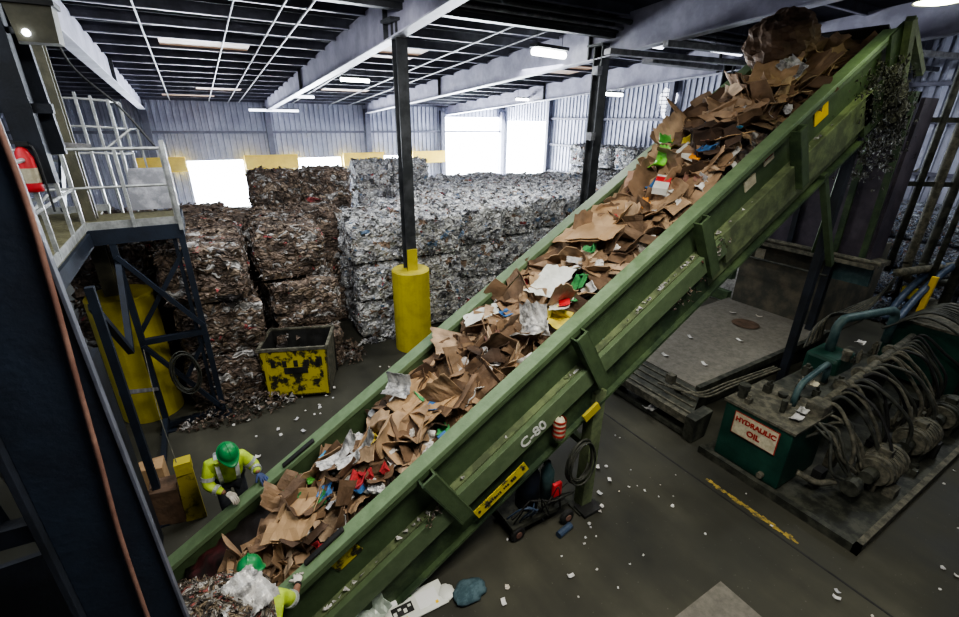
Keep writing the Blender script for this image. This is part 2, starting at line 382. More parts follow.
# girts and wall posts
g = MB()
for z in (4.62, 6.2):
    g.box((-14, 29.8, z), (20, 29.93, z + .12))
struct(g.build('trim_1', 'girt'))
g = MB()
for z in (5.52, 4.0, 2.4): g.box((19.8, -3, z), (19.93, 24.8, z + .12))
g.box((19.8, -3, 6.6), (19.93, 12, 6.72))
struct(g.build('trim_2', 'girt'))
# exterior apron and bright daylight beyond the doors
e = MB(); e.box((-14, 34, -.2), (40, 60, 0)); struct(e.build('trim_3', 'white_board'))

def hpost(name, x, y, z0, z1, w, mat, label, cat, group=None, tf=.02, facex=False):
    t = empty(name, (x, y, z0), label, cat, group)
    for sgn in (-1, 1):
        b = MB()
        if facex: b.box((x + sgn * w / 2 - tf, y - w / 2, z0), (x + sgn * w / 2 + tf, y + w / 2, z1))
        else: b.box((x - w / 2, y + sgn * w / 2 - tf, z0), (x + w / 2, y + sgn * w / 2 + tf, z1))
        b.build('flange', mat, t)
    b = MB()
    if facex: b.box((x - w / 2 + tf, y - tf, z0), (x + w / 2 - tf, y + tf, z1))
    else: b.box((x - tf, y - w / 2 + tf, z0), (x + tf, y + w / 2 - tf, z1))
    b.build('web', mat, t)
    return t
# main columns on the row y = 10
ctxt = ['olive painted steel column behind the railed walkway', 'dark steel column rising from the yellow guard between the bales and conveyor',
        'dark steel column standing behind the upper half of the conveyor', 'dark steel column hidden behind the waste at the conveyor top']
for i, x in enumerate((-1.7, 4.06, 9.7, 15.4)):
    t = hpost('steel_column', x, 10, 0, roofz(10) - .75, (.22, .24, .28, .3)[i], 'olive' if i == 0 else 'steel_dark', ctxt[i], 'column')
    b = MB(); b.box((x - .28, 9.72, roofz(10) - .75), (x + .28, 10.28, roofz(10) - .70)); b.build('cap_plate', 'steel_dark', t)
    if i == 1:
        b = MB(); b.box((x - .125, 9.82, 2.1), (x + .125, 9.858, 2.62)); b.build('painted_base', 'yellow', t)
    if i == 2:
        b = MB()
        for z in (5.0, 6.6): b.box((x - .33, 9.75, z), (x - .17, 9.95, z + .2))
        b.build('junction_box', 'steel_grey', t)
# concrete filled guards
for x, r, h, lab in ((-1.62, .52, 2.5, 'tall yellow cylindrical column guard behind the navy tower'), (4.06, .46, 2.1, 'yellow cylindrical guard around the middle column beside the white bales')):
    b = MB(); b.lathe((x, 10, 0), [(r * .6, h), (r - .03, h), (r, h - .03), (r, 0)], 28)
    b.add([(x + r * .6 * math.cos(2 * PI * k / 28), 10 + r * .6 * math.sin(2 * PI * k / 28), h) for k in range(28)], [tuple(range(28))])
    tag(b.build('column_guard', 'yellow', smooth=False), lab, 'guard')

# roof beams (tapered frames), running back to the wall
btxt = ['pale grey roof beam running back on the far left', 'pale grey roof beam over the middle column', 'pale grey roof beam over the second dark column', 'pale grey roof beam nearest the right wall']
for i, x in enumerate((-1.7, 4.0, 9.7, 15.4)):
    t = empty('roof_beam', (x, 10, 5.9), btxt[i], 'roof beam')
    b = MB()
    def zz(y): return roofz(y) - .16
    def zb(y): return roofz(y) - (.72 + .30 * (1 - abs(y - 10) / 20 if y > 10 else 1))
    ys = [-3, 4, 10, 16, 23, 30]
    for a, c2 in zip(ys, ys[1:]):
        b.hexa([(x - .02, a, zb(a)), (x + .02, a, zb(a)), (x + .02, c2, zb(c2)), (x - .02, c2, zb(c2)), (x - .02, a, zz(a)), (x + .02, a, zz(a)), (x + .02, c2, zz(c2)), (x - .02, c2, zz(c2))])
    b.build('web', 'beam', t)
    b = MB()
    for a, c2 in zip(ys, ys[1:]): b.bar((x, a, zb(a)), (x, c2, zb(c2)), .26, .03)
    b.build('lower_flange', 'beam_edge', t)
    for y in (10.4, 19.5):
        b = MB(); b.box((x - .12, y - .02, zb(y)), (x + .12, y + .02, zz(y))); b.build('stiffener', 'steel_dark', t)
# wall posts under the beams
for i, x in enumerate((-1.7, 4.0, 9.7, 14.9, 19.75)):
    b = MB(); b.box((x - .15, 29.6, 0), (x + .15, 29.95, 6.0))
    tag(b.build('wall_post', 'girt'), ['post on the back wall behind the walkway', 'post on the back wall under the middle roof beam', 'post on the back wall left of the big bright doorway by the second beam', 'post at the left edge of the tall bright doorway', 'corner post between the tall bright doorways'][i], 'post')
for y, l in ((24.5, 'wall post right of the bright side doorway'), (20, 'wall post on the right wall between the side doorway and the dark column'), (15.5, 'wall post on the right wall near the damaged sheet'), (7, 'wall post on the right wall behind the hopper'), (3.0, 'wall post on the right wall behind the crushed can bales')):
    b = MB(); b.box((19.65, y - .12, 0), (19.93, y + .12, roofz(y) - .2)); tag(b.build('wall_post', 'girt'), l, 'post')
# purlins
n = 0
y = -1.2
while y < 29.5:
    b = MB(); b.box((-14, y - .03, roofz(y) - .22), (20, y + .03, roofz(y) - .01)); 
    b.mi = 1; b.box((-14, y - .06, roofz(y) - .245), (20, y + .03, roofz(y) - .222))
    tag(b.build('roof_purlin', ['purlin', 'purlin_lip']), 'thin steel purlin spanning across under the dark roof', 'purlin', 'roof purlins')
    y += 1.3
# skylights
sky = [(.9, 16.6, 1.1, .75, 'dusty brown skylight nearest the left roof beam'), (1.6, 25.6, .9, .6, 'small brown skylight over the back bales, left bay'), (.4, 30 - 1.2, 1.1, .5, 'brown skylight low against the back wall'),
       (6.0, 15.6, 1.0, .8, 'brown skylight just behind the middle column'), (7.0, 24.2, 1.1, .7, 'brown skylight far back in the middle bay'), (13.3, 16.0, 1.2, .8, 'brown skylight right of the long fluorescent lamp')]
for x, y, w, l, lab in sky:
    b = MB(); z = lambda yy: roofz(yy) - .15
    b.hexa([(x - w, y - l, z(y - l) - .02), (x + w, y - l, z(y - l) - .02), (x + w, y + l, z(y + l) - .02), (x - w, y + l, z(y + l) - .02),
            (x - w, y - l, z(y - l)), (x + w, y - l, z(y - l)), (x + w, y + l, z(y + l)), (x - w, y + l, z(y + l))])
    tag(b.build('skylight', 'skylight'), lab, 'skylight')
# light pipes running back under the purlins
for x, y0, y1, lab in ((-.45, 4, 29.5, 'thin white sprinkler pipe left of the first skylight'), (1.25, 4, 29.5, 'thin white sprinkler pipe right of the first skylight'), (2.65, 9, 29.5, 'thin white pipe beside the middle roof beam'), (2.15, 9, 29.5, 'thin white pipe second left of the middle roof beam'),
                       (5.3, 9, 29.5, 'thin pipe right of the middle roof beam'), (7.4, 9, 29.5, 'thin pipe halfway between the middle and second beam'), (8.5, 9, 29.5, 'thin pipe just left of the second roof beam'), (12.0, 9, 29.5, 'thin pipe between the second and third roof beams')):
    b = MB(); b.tube([(x, y0, roofz(y0) - .33), (x, y1, roofz(y1) - .33)], .022, 6)
    tag(b.build('sprinkler_pipe', 'steel_grey'), lab, 'pipe')
# girder and pipes across the column heads
t = empty('roof_girder', (8, 10, 7.3), 'dark steel girder carrying pipes across the column heads', 'girder')
b = MB(); b.box((-4, 9.55, 7.42), (20, 9.75, 7.62)); b.build('flange', 'steel_dark', t)
b = MB(); b.box((-4, 9.62, 7.62), (20, 9.68, 7.95)); b.build('web', 'steel_dark', t)
for k, (dy, dz, r, m) in enumerate(((-.35, 7.48, .035, 'steel_grey'), (-.5, 7.55, .03, 'steel_dark'), (-.65, 7.6, .04, 'steel_grey'), (-.9, 7.7, .06, 'steel_dark'))):
    b = MB(); b.tube([(3.5, 10 + dy, dz), (20, 10 + dy, dz)], r, 8)
    tag(b.build('overhead_pipe', m), ['grey conduit hung just in front of the roof girder', 'dark conduit second in front of the roof girder', 'grey conduit third in front of the roof girder', 'thick dark pipe nearest the camera beside the roof girder'][k], 'pipe')
# ducts/trays in the upper right
for k, (x0, y0, x1, y1, z, w) in enumerate(((8.5, 8.6, 19.8, 7.4, 6.95, .22), (9.2, 7.6, 19.8, 6.2, 7.05, .16), (10.2, 8.9, 13.2, 9.0, 6.9, .35), (11, 6.6, 19.8, 4.6, 7.15, .2))):
    b = MB(); b.bar((x0, y0, z), (x1, y1, z), w, .12)
    tag(b.build('cable_tray', 'steel_grey'), ['long grey cable tray under the roof behind the conveyor top', 'narrow grey tray under the roof above the waste heap', 'short wide grey duct beside the second column head', 'cable tray nearest the camera above the hopper'][k], 'cable tray')
# lamps
def lamp(x, y, z, L, rot, dim, lab, r=.06):
    t = empty('fluorescent_lamp', (x, y, z), lab, 'lamp', None)
    d = V((math.cos(rot), math.sin(rot), 0)) * L / 2; c0 = V((x, y, z))
    b = MB(); b.bar(c0 - d + V((0, 0, r * 1.6)), c0 + d + V((0, 0, r * 1.6)), r * 3.4, r * .9); b.build('housing', 'steel_dark' if not dim else 'steel_grey', t)
    b = MB(); b.tube([c0 - d * .97, c0 + d * .97], r, 10); b.build('tube', 'tube_dim' if dim else 'tube', t)
    b = MB()
    for s in (-.8, .8): b.tube([c0 + d * s + V((0, 0, .1)), c0 + d * s + V((0, 0, roofz(y) - z - .2))], .008, 5)
    b.build('hanger', 'steel_dark', t)
lamp(8.75, 11.0, 7.15, 1.25, 0.15, False, 'bright long fluorescent lamp between the two dark columns', .09)
lamp(5.6, 18.2, 6.75, 1.1, .1, False, 'small fluorescent lamp beside the middle column', .06)
lamp(4.3, 29.0, 6.1 - .3, 2.6, 0, True, 'dim tube lamp at the far end of the middle roof beam')
lamp(4.8, 24, 6.35, 1.2, .1, True, 'dim tube lamp far back beside the middle beam')
lamp(15.2, 20.8, 6.45, 1.3, .1, False, 'small fluorescent lamp left of the second dark column', .05)
lamp(15.3, 14.9, 6.5, 1.2, .1, False, 'small fluorescent lamp right of the second dark column', .06)
lamp(16.2, 13.5, 7.1, 1.2, .5, True, 'dim tube lamp over the right wall')
lamp(10.4, 9.2, 7.3, 1.4, .05, True, 'dim tube lamp at the second column head')
lamp(13.2, 8.8, 7.3, 1.5, .05, True, 'dim tube lamp right of the second column head')
def bay(x, y, z, lab, s=1):
    t = empty('high_bay_lamp', (x, y, z), lab, 'lamp')
    b = MB(); b.lathe((x, y, z), [(.06 * s, .34 * s), (.08 * s, .22 * s), (.26 * s, .02 * s), (.27 * s, 0)], 20); b.build('reflector', 'steel_grey', t, smooth=True)
    b = MB(); b.lathe((x, y, z), [(.001, -.02), (.15 * s, -.015), (.25 * s, .01)], 20); b.build('lens', 'lamp_warm', t)
    b = MB(); b.tube([(x, y, z + .3 * s), (x, y, roofz(y) - .1)], .012, 6); b.build('cord', 'black', t)
bay(13.0, 7.4, 6.9, 'round high bay lamp behind the waste heap at the conveyor top', .8)
bay(8.85, 2.97, 7.0, 'round yellowish lamp in the top right corner above the conveyor head', 1.1)
# damaged hole in right wall sheet
b = MB()
pts = []
for k in range(18):
    a = 2 * PI * k / 18; r = .55 * (1 + .15 * math.sin(3 * a) + .08 * math.sin(7 * a)); pts.append((19.9, 15.8 + .85 * r * math.cos(a), 6.35 + 1.25 * r * math.sin(a)))
b.add(pts, [tuple(range(18))]); b.add([(19.89 , p[1], p[2]) for p in pts], [tuple(range(18))])
t = b.build('wall_fan', emit('fan_daylight', (.9, .92, 1), 1.6)); tag(t, 'round bright vent opening high on the right wall', 'vent')
b = MB()
for k in range(6): b.tube([(19.85, 15.8 - .45, 5.9 + k * .17), (19.85, 15.8 + .45, 5.93 + k * .17)], .02, 5)
for k in range(3): b.tube([(19.85, 15.5 + k * .3, 5.75), (19.85, 15.55 + k * .3, 6.95)], .02, 5)
b.build('vent_grille', 'purlin', t)
# yellow header boards over the docks
for x0, x1, lab in ((-2.5, -.35, 'yellow board on the back wall behind the walkway railing'), (2.45, 5.3, 'yellow board above the left brown bale stack'), (7.95, 10.55, 'yellow board left of the middle column'), (12.55, 14.95, 'yellow board right of the middle column')):
    b = MB(); b.box((x0, 29.5, 2.72), (x1, 29.6, 3.48)); tag(b.build('header_board', 'yellow_clean', bevel=.01), lab, 'board')

# ------------------------------------------------------------------ light
w = bpy.data.worlds.new('world'); SC.world = w; w.use_nodes = True; wn = w.node_tree
bg = wn.nodes['Background']; bg.inputs[0].default_value = (.80, .88, 1.0, 1); bg.inputs[1].default_value = 22
def area(name, loc, rot, sx, sy, power, col=(1, 1, 1)):
    l = bpy.data.lights.new(name, 'AREA'); l.shape = 'RECTANGLE'; l.size = sx; l.size_y = sy; l.energy = power; l.color = col
    o = bpy.data.objects.new(name, l); COL.objects.link(o); o.location = loc; o.rotation_euler = rot; return o
for k, (a, b_) in enumerate(DOORS):
    area('daylight', ((a + b_) / 2, 30.3, 1.7), (-PI / 2, 0, 0), b_ - a + .4, 3.4, 2400, (.86, .92, 1))
area('daylight', (17.35, 30.4, 2.9), (-PI / 2, 0, 0), 5, 6, 5200, (.86, .92, 1))
area('daylight', (20.6, 27.1, 2.8), (-PI / 2, 0, -PI / 2), 5, 5.6, 1400, (.86, .92, 1))
# added fill lights without fixtures, to brighten belt, bales and right side
area('fill_light', (2.5, 1.0, 8.0), (0, 0, 0), 3, 2, 440, (1, .96, .86))
area('fill_light', (-3.5, 5, 7.8), (0, math.radians(-25), 0), 3, 2, 110, (.9, .95, 1))
area('fill_light', (7, 8.5, 7.3), (0, 0, 0), 1.2, .3, 120, (1, 1, .95))
area('fill_light', (1.0, 8.0, 7.3), (math.radians(20), 0, 0), 3, 1, 200, (.95, .97, 1))
area('fill_light', (9, 12.5, 7.0), (0, 0, 0), 8, 2, 330, (.92, .95, 1))
area('fill_light', (12, 2.0, 7.8), (0, 0, 0), 3, 1, 40, (1, 1, .9))
area('fill_light', (15.8, 2.6, 7.4), (0, 0, 0), 2, 1, 190, (.92, .96, 1))

SC.view_settings.view_transform = 'AgX'
SC.view_settings.look = 'AgX - Medium High Contrast'
SC.view_settings.exposure = .55

# thin dusty haze in the air toward the bright doorways
hz = MB(); hz.box((-13.8, 21.5, .01), (19.6, 29.4, 5.2)); hm = bpy.data.materials.new('dusty_haze'); hm.use_nodes = True; hn = hm.node_tree
for n_ in list(hn.nodes):
    if n_.type == 'BSDF_PRINCIPLED': hn.nodes.remove(n_)
pv = hn.nodes.new('ShaderNodeVolumeScatter'); pv.inputs['Density'].default_value = .004; pv.inputs['Color'].default_value = (.85, .88, 1, 1)
hn.links.new(pv.outputs[0], hn.nodes['Material Output'].inputs['Volume'])
o = hz.build('dusty_haze', hm); tag(o, 'thin pale haze in the air before the bright doorways', 'haze', kind='stuff')
# ------------------------------------------------------------------ conveyor
TH = math.atan(.605); ST, CT = math.sin(TH), math.cos(TH)
def C(X, v, n): return V((X - n * ST, v, .96 + .605 * X + n * CT))
def cbox(b, X0, X1, v0, v1, n0, n1):
    return b.hexa([C(X0, v0, n0), C(X1, v0, n0), C(X1, v1, n0), C(X0, v1, n0), C(X0, v0, n1), C(X1, v0, n1), C(X1, v1, n1), C(X0, v1, n1)])
conv = empty('belt_conveyor', (4.3, 4.6, 0), 'long inclined green belt conveyor climbing to the right, loaded with cardboard', 'conveyor')
XE = 9.6
def cpart(name, mat, boxes, parent=None, bevel=0):
    b = MB()
    for x in boxes: cbox(b, *x)
    return b.build(name, mat, parent or conv, bevel=bevel)
near = cpart('side_board', 'green', [(-1.9, XE, 3.80, 3.86, -.62, 0)])
cpart('side_board', 'green', [(-1.9, XE, 5.42, 5.48, -.75, 0)])
cpart('top_rail', 'green_top', [(-1.9, XE + .15, 3.69, 3.88, -.04, .03)], bevel=.008)
cpart('top_rail', 'green_top', [(-1.9, XE + .15, 5.40, 5.62, -.04, .03)], bevel=.008)
cpart('rail_lip', 'green', [(-1.9, XE, 3.69, 3.71, -.10, -.04)])
cpart('dusty_ledge', 'green_dust', [(-1.9, XE - .4, 3.70, 3.80, -.64, -.60)])
cpart('frame_channel', 'green_mid', [(-1.9, 5.9, 3.62, 3.70, -.90, -.62)], bevel=.006)
cpart('frame_channel', 'green_dust', [(5.9, 9.2, 3.66, 3.72, -1.12, -.60)], bevel=.006)
cpart('frame_channel', 'green', [(-1.9, 8.9, 5.55, 5.63, -.92, -.63)])
cpart('lower_web', 'green_dark', [(-1.4, 5.6, 3.74, 3.78, -1.36, -.92)])
cpart('lower_web', 'green_dust', [(5.6, 9.0, 3.74, 3.78, -1.30, -.92)])
cpart('bottom_flange', 'green_dark', [(-1.4, 9.0, 3.66, 3.80, -1.40, -1.36)])
cpart('bottom_pan', 'green_dark', [(-1.2, 9.0, 3.78, 5.50, -1.38, -1.34)])
cpart('belt', 'belt', [(-1.9, XE, 3.86, 5.42, -.60, -.56)])
for k, X in enumerate((-.6, 1.45, 3.52, 5.52, 7.38)):
    b = MB(); w2 = .13
    cbox(b, X - .01, X + .01, 3.56, 3.72, -1.0, -.04)
    b2 = MB(); cbox(b2, X, X + .15, 3.57, 3.60, -1.0, -.04); cbox(b2, X + .14, X + .16, 3.57, 3.72, -1.0, -.04)
    p = b2.build('bracket', 'green', conv, bevel=.004)
    b.build('bracket_rib', 'green_dark', p)
# lower end: skirt of worn rubber at the loading point
b = MB()
for i in range(14):
    for j in range(7):
        pass
nx, ny = 16, 9
vs = []
for i in range(nx + 1):
    for j in range(ny + 1):
        X = -1.15 + i * .088; v = 4.75 + j * .075
        vs.append(C(X, v, -.42 + .25 * math.sin(j / ny * PI * .5) + .03 * math.sin(i * 2.1 + j) + .02 * math.sin(j * 3.1)))
b.add(vs, [(i * (ny + 1) + j, (i + 1) * (ny + 1) + j, (i + 1) * (ny + 1) + j + 1, i * (ny + 1) + j + 1) for i in range(nx) for j in range(ny)])
o = b.build('rubber_skirt', 'red_rubber', conv, smooth=True); o['label'] = 'worn dark red rubber skirt at the loading end'
s_ = o.modifiers.new('s', 'SOLIDIFY'); s_.thickness = .03
# head end
b = MB()
cbox(b, 9.0, 9.95, 3.66, 3.72, -1.3, -.62); cbox(b, 9.55, 9.95, 3.66, 3.72, -.62, .02)
b.build('head_plate', 'green_dark', conv)
b = MB(); b.bar(C(9.9, 3.6, .05), C(9.75, 3.6, -1.1), .10, .16); b.build('head_post', 'green_dust', conv)
b = MB(); b.bar(C(9.9, 3.62, .05), V((11.3, 3.75, 6.35)), .12, .12); b.build('hood_edge', 'green_dust', conv)
b = MB(); b.add([C(9.95, 3.9, 0), (11.3, 3.9, 6.3), (11.3, 5.5, 6.3), C(9.95, 5.5, 0)], [(0, 1, 2, 3)])
o = b.build('hood', 'black', conv); o.modifiers.new('s', 'SOLIDIFY').thickness = .03
b = MB(); b.cyl(C(9.85, 3.9, -.55), C(9.85, 5.4, -.55), .32, 24); b.build('head_pulley', 'plate_dark', conv, smooth=False)
# supports
def leg(X, name='support_leg', mat='green_dust', w=.2, n=-1.3):
    top = C(X, 3.72, n)
    l = None
    for v in (3.76, 5.5):
        b = MB(); b.box((top.x - w / 2, v - .09, .02), (top.x + w / 2, v + .09, top.z + .1)); l = b.build('support_leg', mat, conv, bevel=.006)
        b = MB(); b.box((top.x - .22, v - .18, 0), (top.x + .22, v + .18, .03)); b.build('foot_plate', 'plate_dark', l)
    b = MB(); b.bar((top.x, 3.76, top.z * .55), (top.x, 5.5, top.z * .55), .1, .1); b.build('cross_brace', mat, conv)
leg(3.52)
for v in (3.9,):
    b = MB(); b.box((9.92, v - .07, 0), (10.06, v + .07, 5.6)); b.build('support_leg', 'navy_dark', conv)
b = MB(); b.bar(C(8.1, 3.72, -1.3), (10.1, 3.72, 3.0), .1, .1); b.build('diagonal_brace', 'green', conv)
# markings
yd = C(0, 0, 1) - C(0, 0, 0); xd = C(1, 0, 0) - C(0, 0, 0)
o = text_mesh('stencil_text', 'C-80', .21, 'white_paint', conv, C(2.60, 3.612, -.775), xd, yd, bold=.004); o['label'] = 'stencilled C-80 in white'
sg = cpart('warning_sign', 'yellow_worn', [(1.60, 2.34, 3.60, 3.615, -1.19, -1.03)]); sg['label'] = 'worn yellow sign with dark lettering'
sg.data.materials.clear(); sg.data.materials.append(paint('scraped_yellow_sign', (.05, .05, .03), (.50, .41, .03), 6, .6, lo=.38, hi=.46))
b = MB(); rl = random.Random(2); xx = 1.72
for wl in (9, 3, 3):
    for _ in range(wl):
        cbox(b, xx, xx + rl.uniform(.014, .022), 3.594, 3.6, -1.11 - rl.uniform(.012, .024), -1.11 + rl.uniform(.010, .026)); xx += .027
    xx += .03
b.build('worn_lettering', 'sign_black', sg)
for Xs in (1.65, 2.29):
    b = MB(); p0 = C(Xs, 3.6, -1.1); b.cyl(p0, p0 - V((0, .008, 0)), .02, 10); b.build('sign_bolt', 'black', sg)
for X, n0, n1, w_, m in ((8.02, -.42, -.16, .30, 'yellow_clean'), (6.95, -.30, -.16, .2, 'sign_cream'), (6.55, -.42, -.26, .22, 'sign_cream'), (.35, -.35, -.17, .28, 'yellow_worn')):
    o = cpart('sticker', m, [(X, X + w_, 3.785, 3.80, n0, n1)])
    o['label'] = 'yellow warning sticker' if 'yellow' in m else 'small faded label plate'
o = cpart('sticker_print', 'sign_red', [(6.97, 7.12, 3.780, 3.786, -.22, -.18)], o)
# rubber pads on the rails
for X, v0, v1, l in ((.50, 5.42, 5.50, 'black rubber wiper lying on the far green rail near the worker'), (.45, 3.80, 3.87, 'black rubber wiper lying on the near green rail')):
    b = MB(); cbox(b, X - .22, X + .22, v0, v1, .03, .07); tag(b.build('rubber_pad', 'black', bevel=.02), l, 'pad')
# debris caught along the dusty ledge
for k in range(60):
    X = random.choice([random.uniform(-.6, 1.4), random.uniform(-.6, 4), random.uniform(4.2, 8.6)]); s = random.uniform(.02, .055)
    if k > 48: X = random.gauss(4.95, .25)
    c0 = C(X, 3.735, -.60 + s * .4); b = MB()
    b.add([c0 + V((random.uniform(-s, s), random.uniform(-s, s) * .7, random.uniform(-s, s) * .6)) for _ in range(6)], [(0, 1, 2), (2, 3, 4), (1, 3, 5), (0, 4, 5), (0, 2, 5), (1, 2, 4)])
    tag(b.build('paper_scrap', 'silver_bag' if k % 3 else 'paper'), 'small paper scrap caught on the dusty side ledge of the conveyor', 'scrap', 'scraps on the conveyor ledge')
# tuft of pulp on lower frame at px(665,330)
for X, n, s, l in ((5.15, -.95, .16, 'clump of torn scraps snagged below the middle conveyor bracket'), (5.75, -.70, .12, 'clump of torn scraps snagged on the third conveyor bracket'), (1.3, -.55, .10, 'wad of grey paper caught on the ledge right of the first bracket')):
    b = MB()
    for k in range(26):
        c0 = C(X + random.gauss(0, s), 3.60 + random.uniform(-.02, .05), n + random.gauss(0, s * .5)); u = .035
        q = [c0 + V((random.uniform(-u, u), random.uniform(-u, u), random.uniform(-u, u))) for _ in range(4)]
        b.add(q, [(0, 1, 2), (0, 2, 3), (0, 1, 3)])
    tag(b.build('scrap_clump', 'debris'), l, 'scraps', kind='stuff')
# bottle bag hung on the web
t = empty('hanging_bundle', C(2.88, 3.62, -1.1), 'red and white wrapped bundle hung under the conveyor edge beside C-80', 'bundle')
b = MB(); c0 = C(2.88, 3.60, -1.02); b.lathe(c0 - V((0, 0, .17)), [(.001, 0), (.07, .01), (.085, .08), (.08, .17), (.085, .24), (.05, .32), (.015, .34)], 14); b.build('wrap', 'sign_cream', t, smooth=True)
for z in (-.1, -.03, .04, .11):
    b = MB(); b.lathe(c0 + V((0, 0, z - .01)), [(.088, 0), (.09, .02), (.088, .035)], 14); b.build('stripe', 'sign_red', t)

# hose coil on the leg, hung
def coil(name, c, r, n, rr, mat, lab, cat='hose', nrm=(0, 1, 0), sag=1.25):
    c = V(c); pts = []
    nn = V(nrm).normalized(); x = nn.cross(V((0, 0, 1))).normalized(); z = V((0, 0, 1))
    for i in range(n * 20):
        a = 2 * PI * i / 20; k = i / 20
        q = r * (1 + .09 * math.sin(k * 2.3 + .5))
        pts.append(c + x * (q * math.cos(a) * .8 + .02 * math.sin(k * 1.7)) + z * (q * math.sin(a) * sag - .02 * math.cos(k)) + nn * (.012 * (k - n / 2) + .01 * math.sin(a * 2)))
    b = MB(); b.tube(pts, rr, 6); return tag(b.build(name, mat, smooth=True), lab, cat)
coil('hose_coil', (3.80, 3.52, 1.15), .27, 7, .013, 'hose', 'coil of olive hose hung on the green conveyor leg')
b = MB(); cbox(b, 3.18, 3.42, 3.56, 3.60, -1.30, -1.18); tag(b.build('hose_hook', 'yellow'), 'small yellow hook plate above the hose coil', 'hook')
# service cart jumble beneath the conveyor
cart = empty('service_cart', (3.55, 3.9, 0), 'dark wheeled service cart with hoses under the conveyor beside its leg', 'cart')
for x, y in ((3.05, 3.72), (3.85, 3.60), (3.05, 4.2)):
    b = MB(); b.lathe((x, y - .035, .12), [(.03, .07), (.1, .07), (.12, .05), (.12, .02), (.1, 0), (.03, 0)], 18, 'y'); wob = b.build('wheel', 'black', cart)
    b = MB(); b.lathe((x, y - .045, .12), [(.001, 0), (.05, 0), (.055, .03)], 12, 'y'); b.build('hub', 'rust_hose', wob)
b = MB(); b.box((2.95, 3.7, .2), (3.95, 4.3, .26)); b.build('bed', 'plate_dark', cart)
b = MB(); b.lathe((3.4, 4.0, .26), [(.001, 0), (.17, 0), (.17, .55), (.1, .68), (.04, .7), (.04, .8)], 18); b.build('cylinder', 'navy', cart, smooth=True)
b = MB(); b.lathe((3.72, 3.95, .26), [(.001, 0), (.1, 0), (.1, .5), (.05, .6), (.03, .68)], 16); b.build('cylinder', 'teal_pipe', cart, smooth=True)
b = MB(); b.tube([(2.98, 4.25, .2), (2.98, 4.25, 1.05), (3.5, 4.28, 1.15), (3.92, 4.25, 1.05), (3.92, 4.25, .2)], .02, 8); b.build('handle', 'plate_dark', cart)
b = MB(); b.box((3.62, 3.68, .5), (3.78, 3.74, .74)); b.build('red_canister', 'red', cart, bevel=.02)
for k in range(9):
    x = 3.0 + k * .1
    pts = curve_pts([(x, 3.75, .3), (x + random.uniform(-.2, .2), 3.6, random.uniform(.5, .9)), (x + random.uniform(-.3, .3), 3.65, random.uniform(.2, .7)), (x + random.uniform(-.2, .2), 3.8, random.uniform(.3, .8))], 6)
    b = MB(); b.tube(pts, random.uniform(.008, .018), 6); b.build('hose', random.choice(['hose', 'blue_hose', 'black']), cart, smooth=True)
cart.location.x -= .12
b = MB(); b.tube([(3.45, 3.45, .05), (3.72, 3.5, .05)], .05, 12); tag(b.build('blue_tube', 'blue_hose'), 'short blue tube lying by the service cart wheel', 'tube')
b = MB(); b.box((4.0, 3.5, .0), (4.35, 3.75, .06)); o = tag(b.build('dark_tray', 'black', bevel=.01), 'small dark tray on the floor at the foot of the conveyor leg', 'tray')

# ------------------------------------------------------------------ waste on the belt
def thick(b, grid, nx, ny, t=.006):
    """a sheet from a grid of points, closed with a thin edge"""
    G = [V(p) for p in grid]; up_ = []
    for i in range(nx):
        for j in range(ny):
            a = G[min(i + 1, nx - 1) * ny + j] - G[max(i - 1, 0) * ny + j]; c2 = G[i * ny + min(j + 1, ny - 1)] - G[i * ny + max(j - 1, 0)]
            n_ = a.cross(c2)
            n_ = n_.normalized() if n_.length > 1e-9 else V((0, 0, 1))
            up_.append(G[i * ny + j] + n_ * t)
    N = nx * ny; fs = []
    for i in range(nx - 1):
        for j in range(ny - 1):
            a, c2, d, e = i * ny + j, (i + 1) * ny + j, (i + 1) * ny + j + 1, i * ny + j + 1
            fs += [(a, e, d, c2), (N + a, N + c2, N + d, N + e)]
    for i in range(nx - 1):
        for j in (0, ny - 1):
            a, c2 = i * ny + j, (i + 1) * ny + j; fs.append((a, c2, N + c2, N + a))
    for j in range(ny - 1):
        for i in (0, nx - 1):
            a, c2 = i * ny + j, i * ny + j + 1; fs.append((a, c2, N + c2, N + a))
    b.add(G + up_, fs)
def sheet_mesh(w_, h_, seed, crump=.05, bend=.25, fold=0.0, nx=12, ny=10, t=.008):
    b = MB(); pts = []; s0 = V((seed * 7.3, seed * 1.9, 0))
    for i in range(nx):
        for j in range(ny):
            x = (i / (nx - 1) - .5) * w_; y = (j / (ny - 1) - .5) * h_
            if i in (0, nx - 1): x += .06 * w_ * noise.noise(V((j * .9, seed, 1)))
            if j in (0, ny - 1): y += .08 * h_ * noise.noise(V((i * .9, seed, 5)))
            z = bend * (x * x) / w_ * 1.6 + crump * noise.noise(V((x * 5, y * 5, 0)) + s0) + crump * .5 * noise.noise(V((x * 13, y * 13, 3)) + s0)
            if fold and x > w_ * .1: z += (x - w_ * .1) * fold
            if fold and y > h_ * .2: z += (y - h_ * .2) * fold * -.5
            pts.append((x, y, z))
    thick(b, pts, nx, ny, t); return b
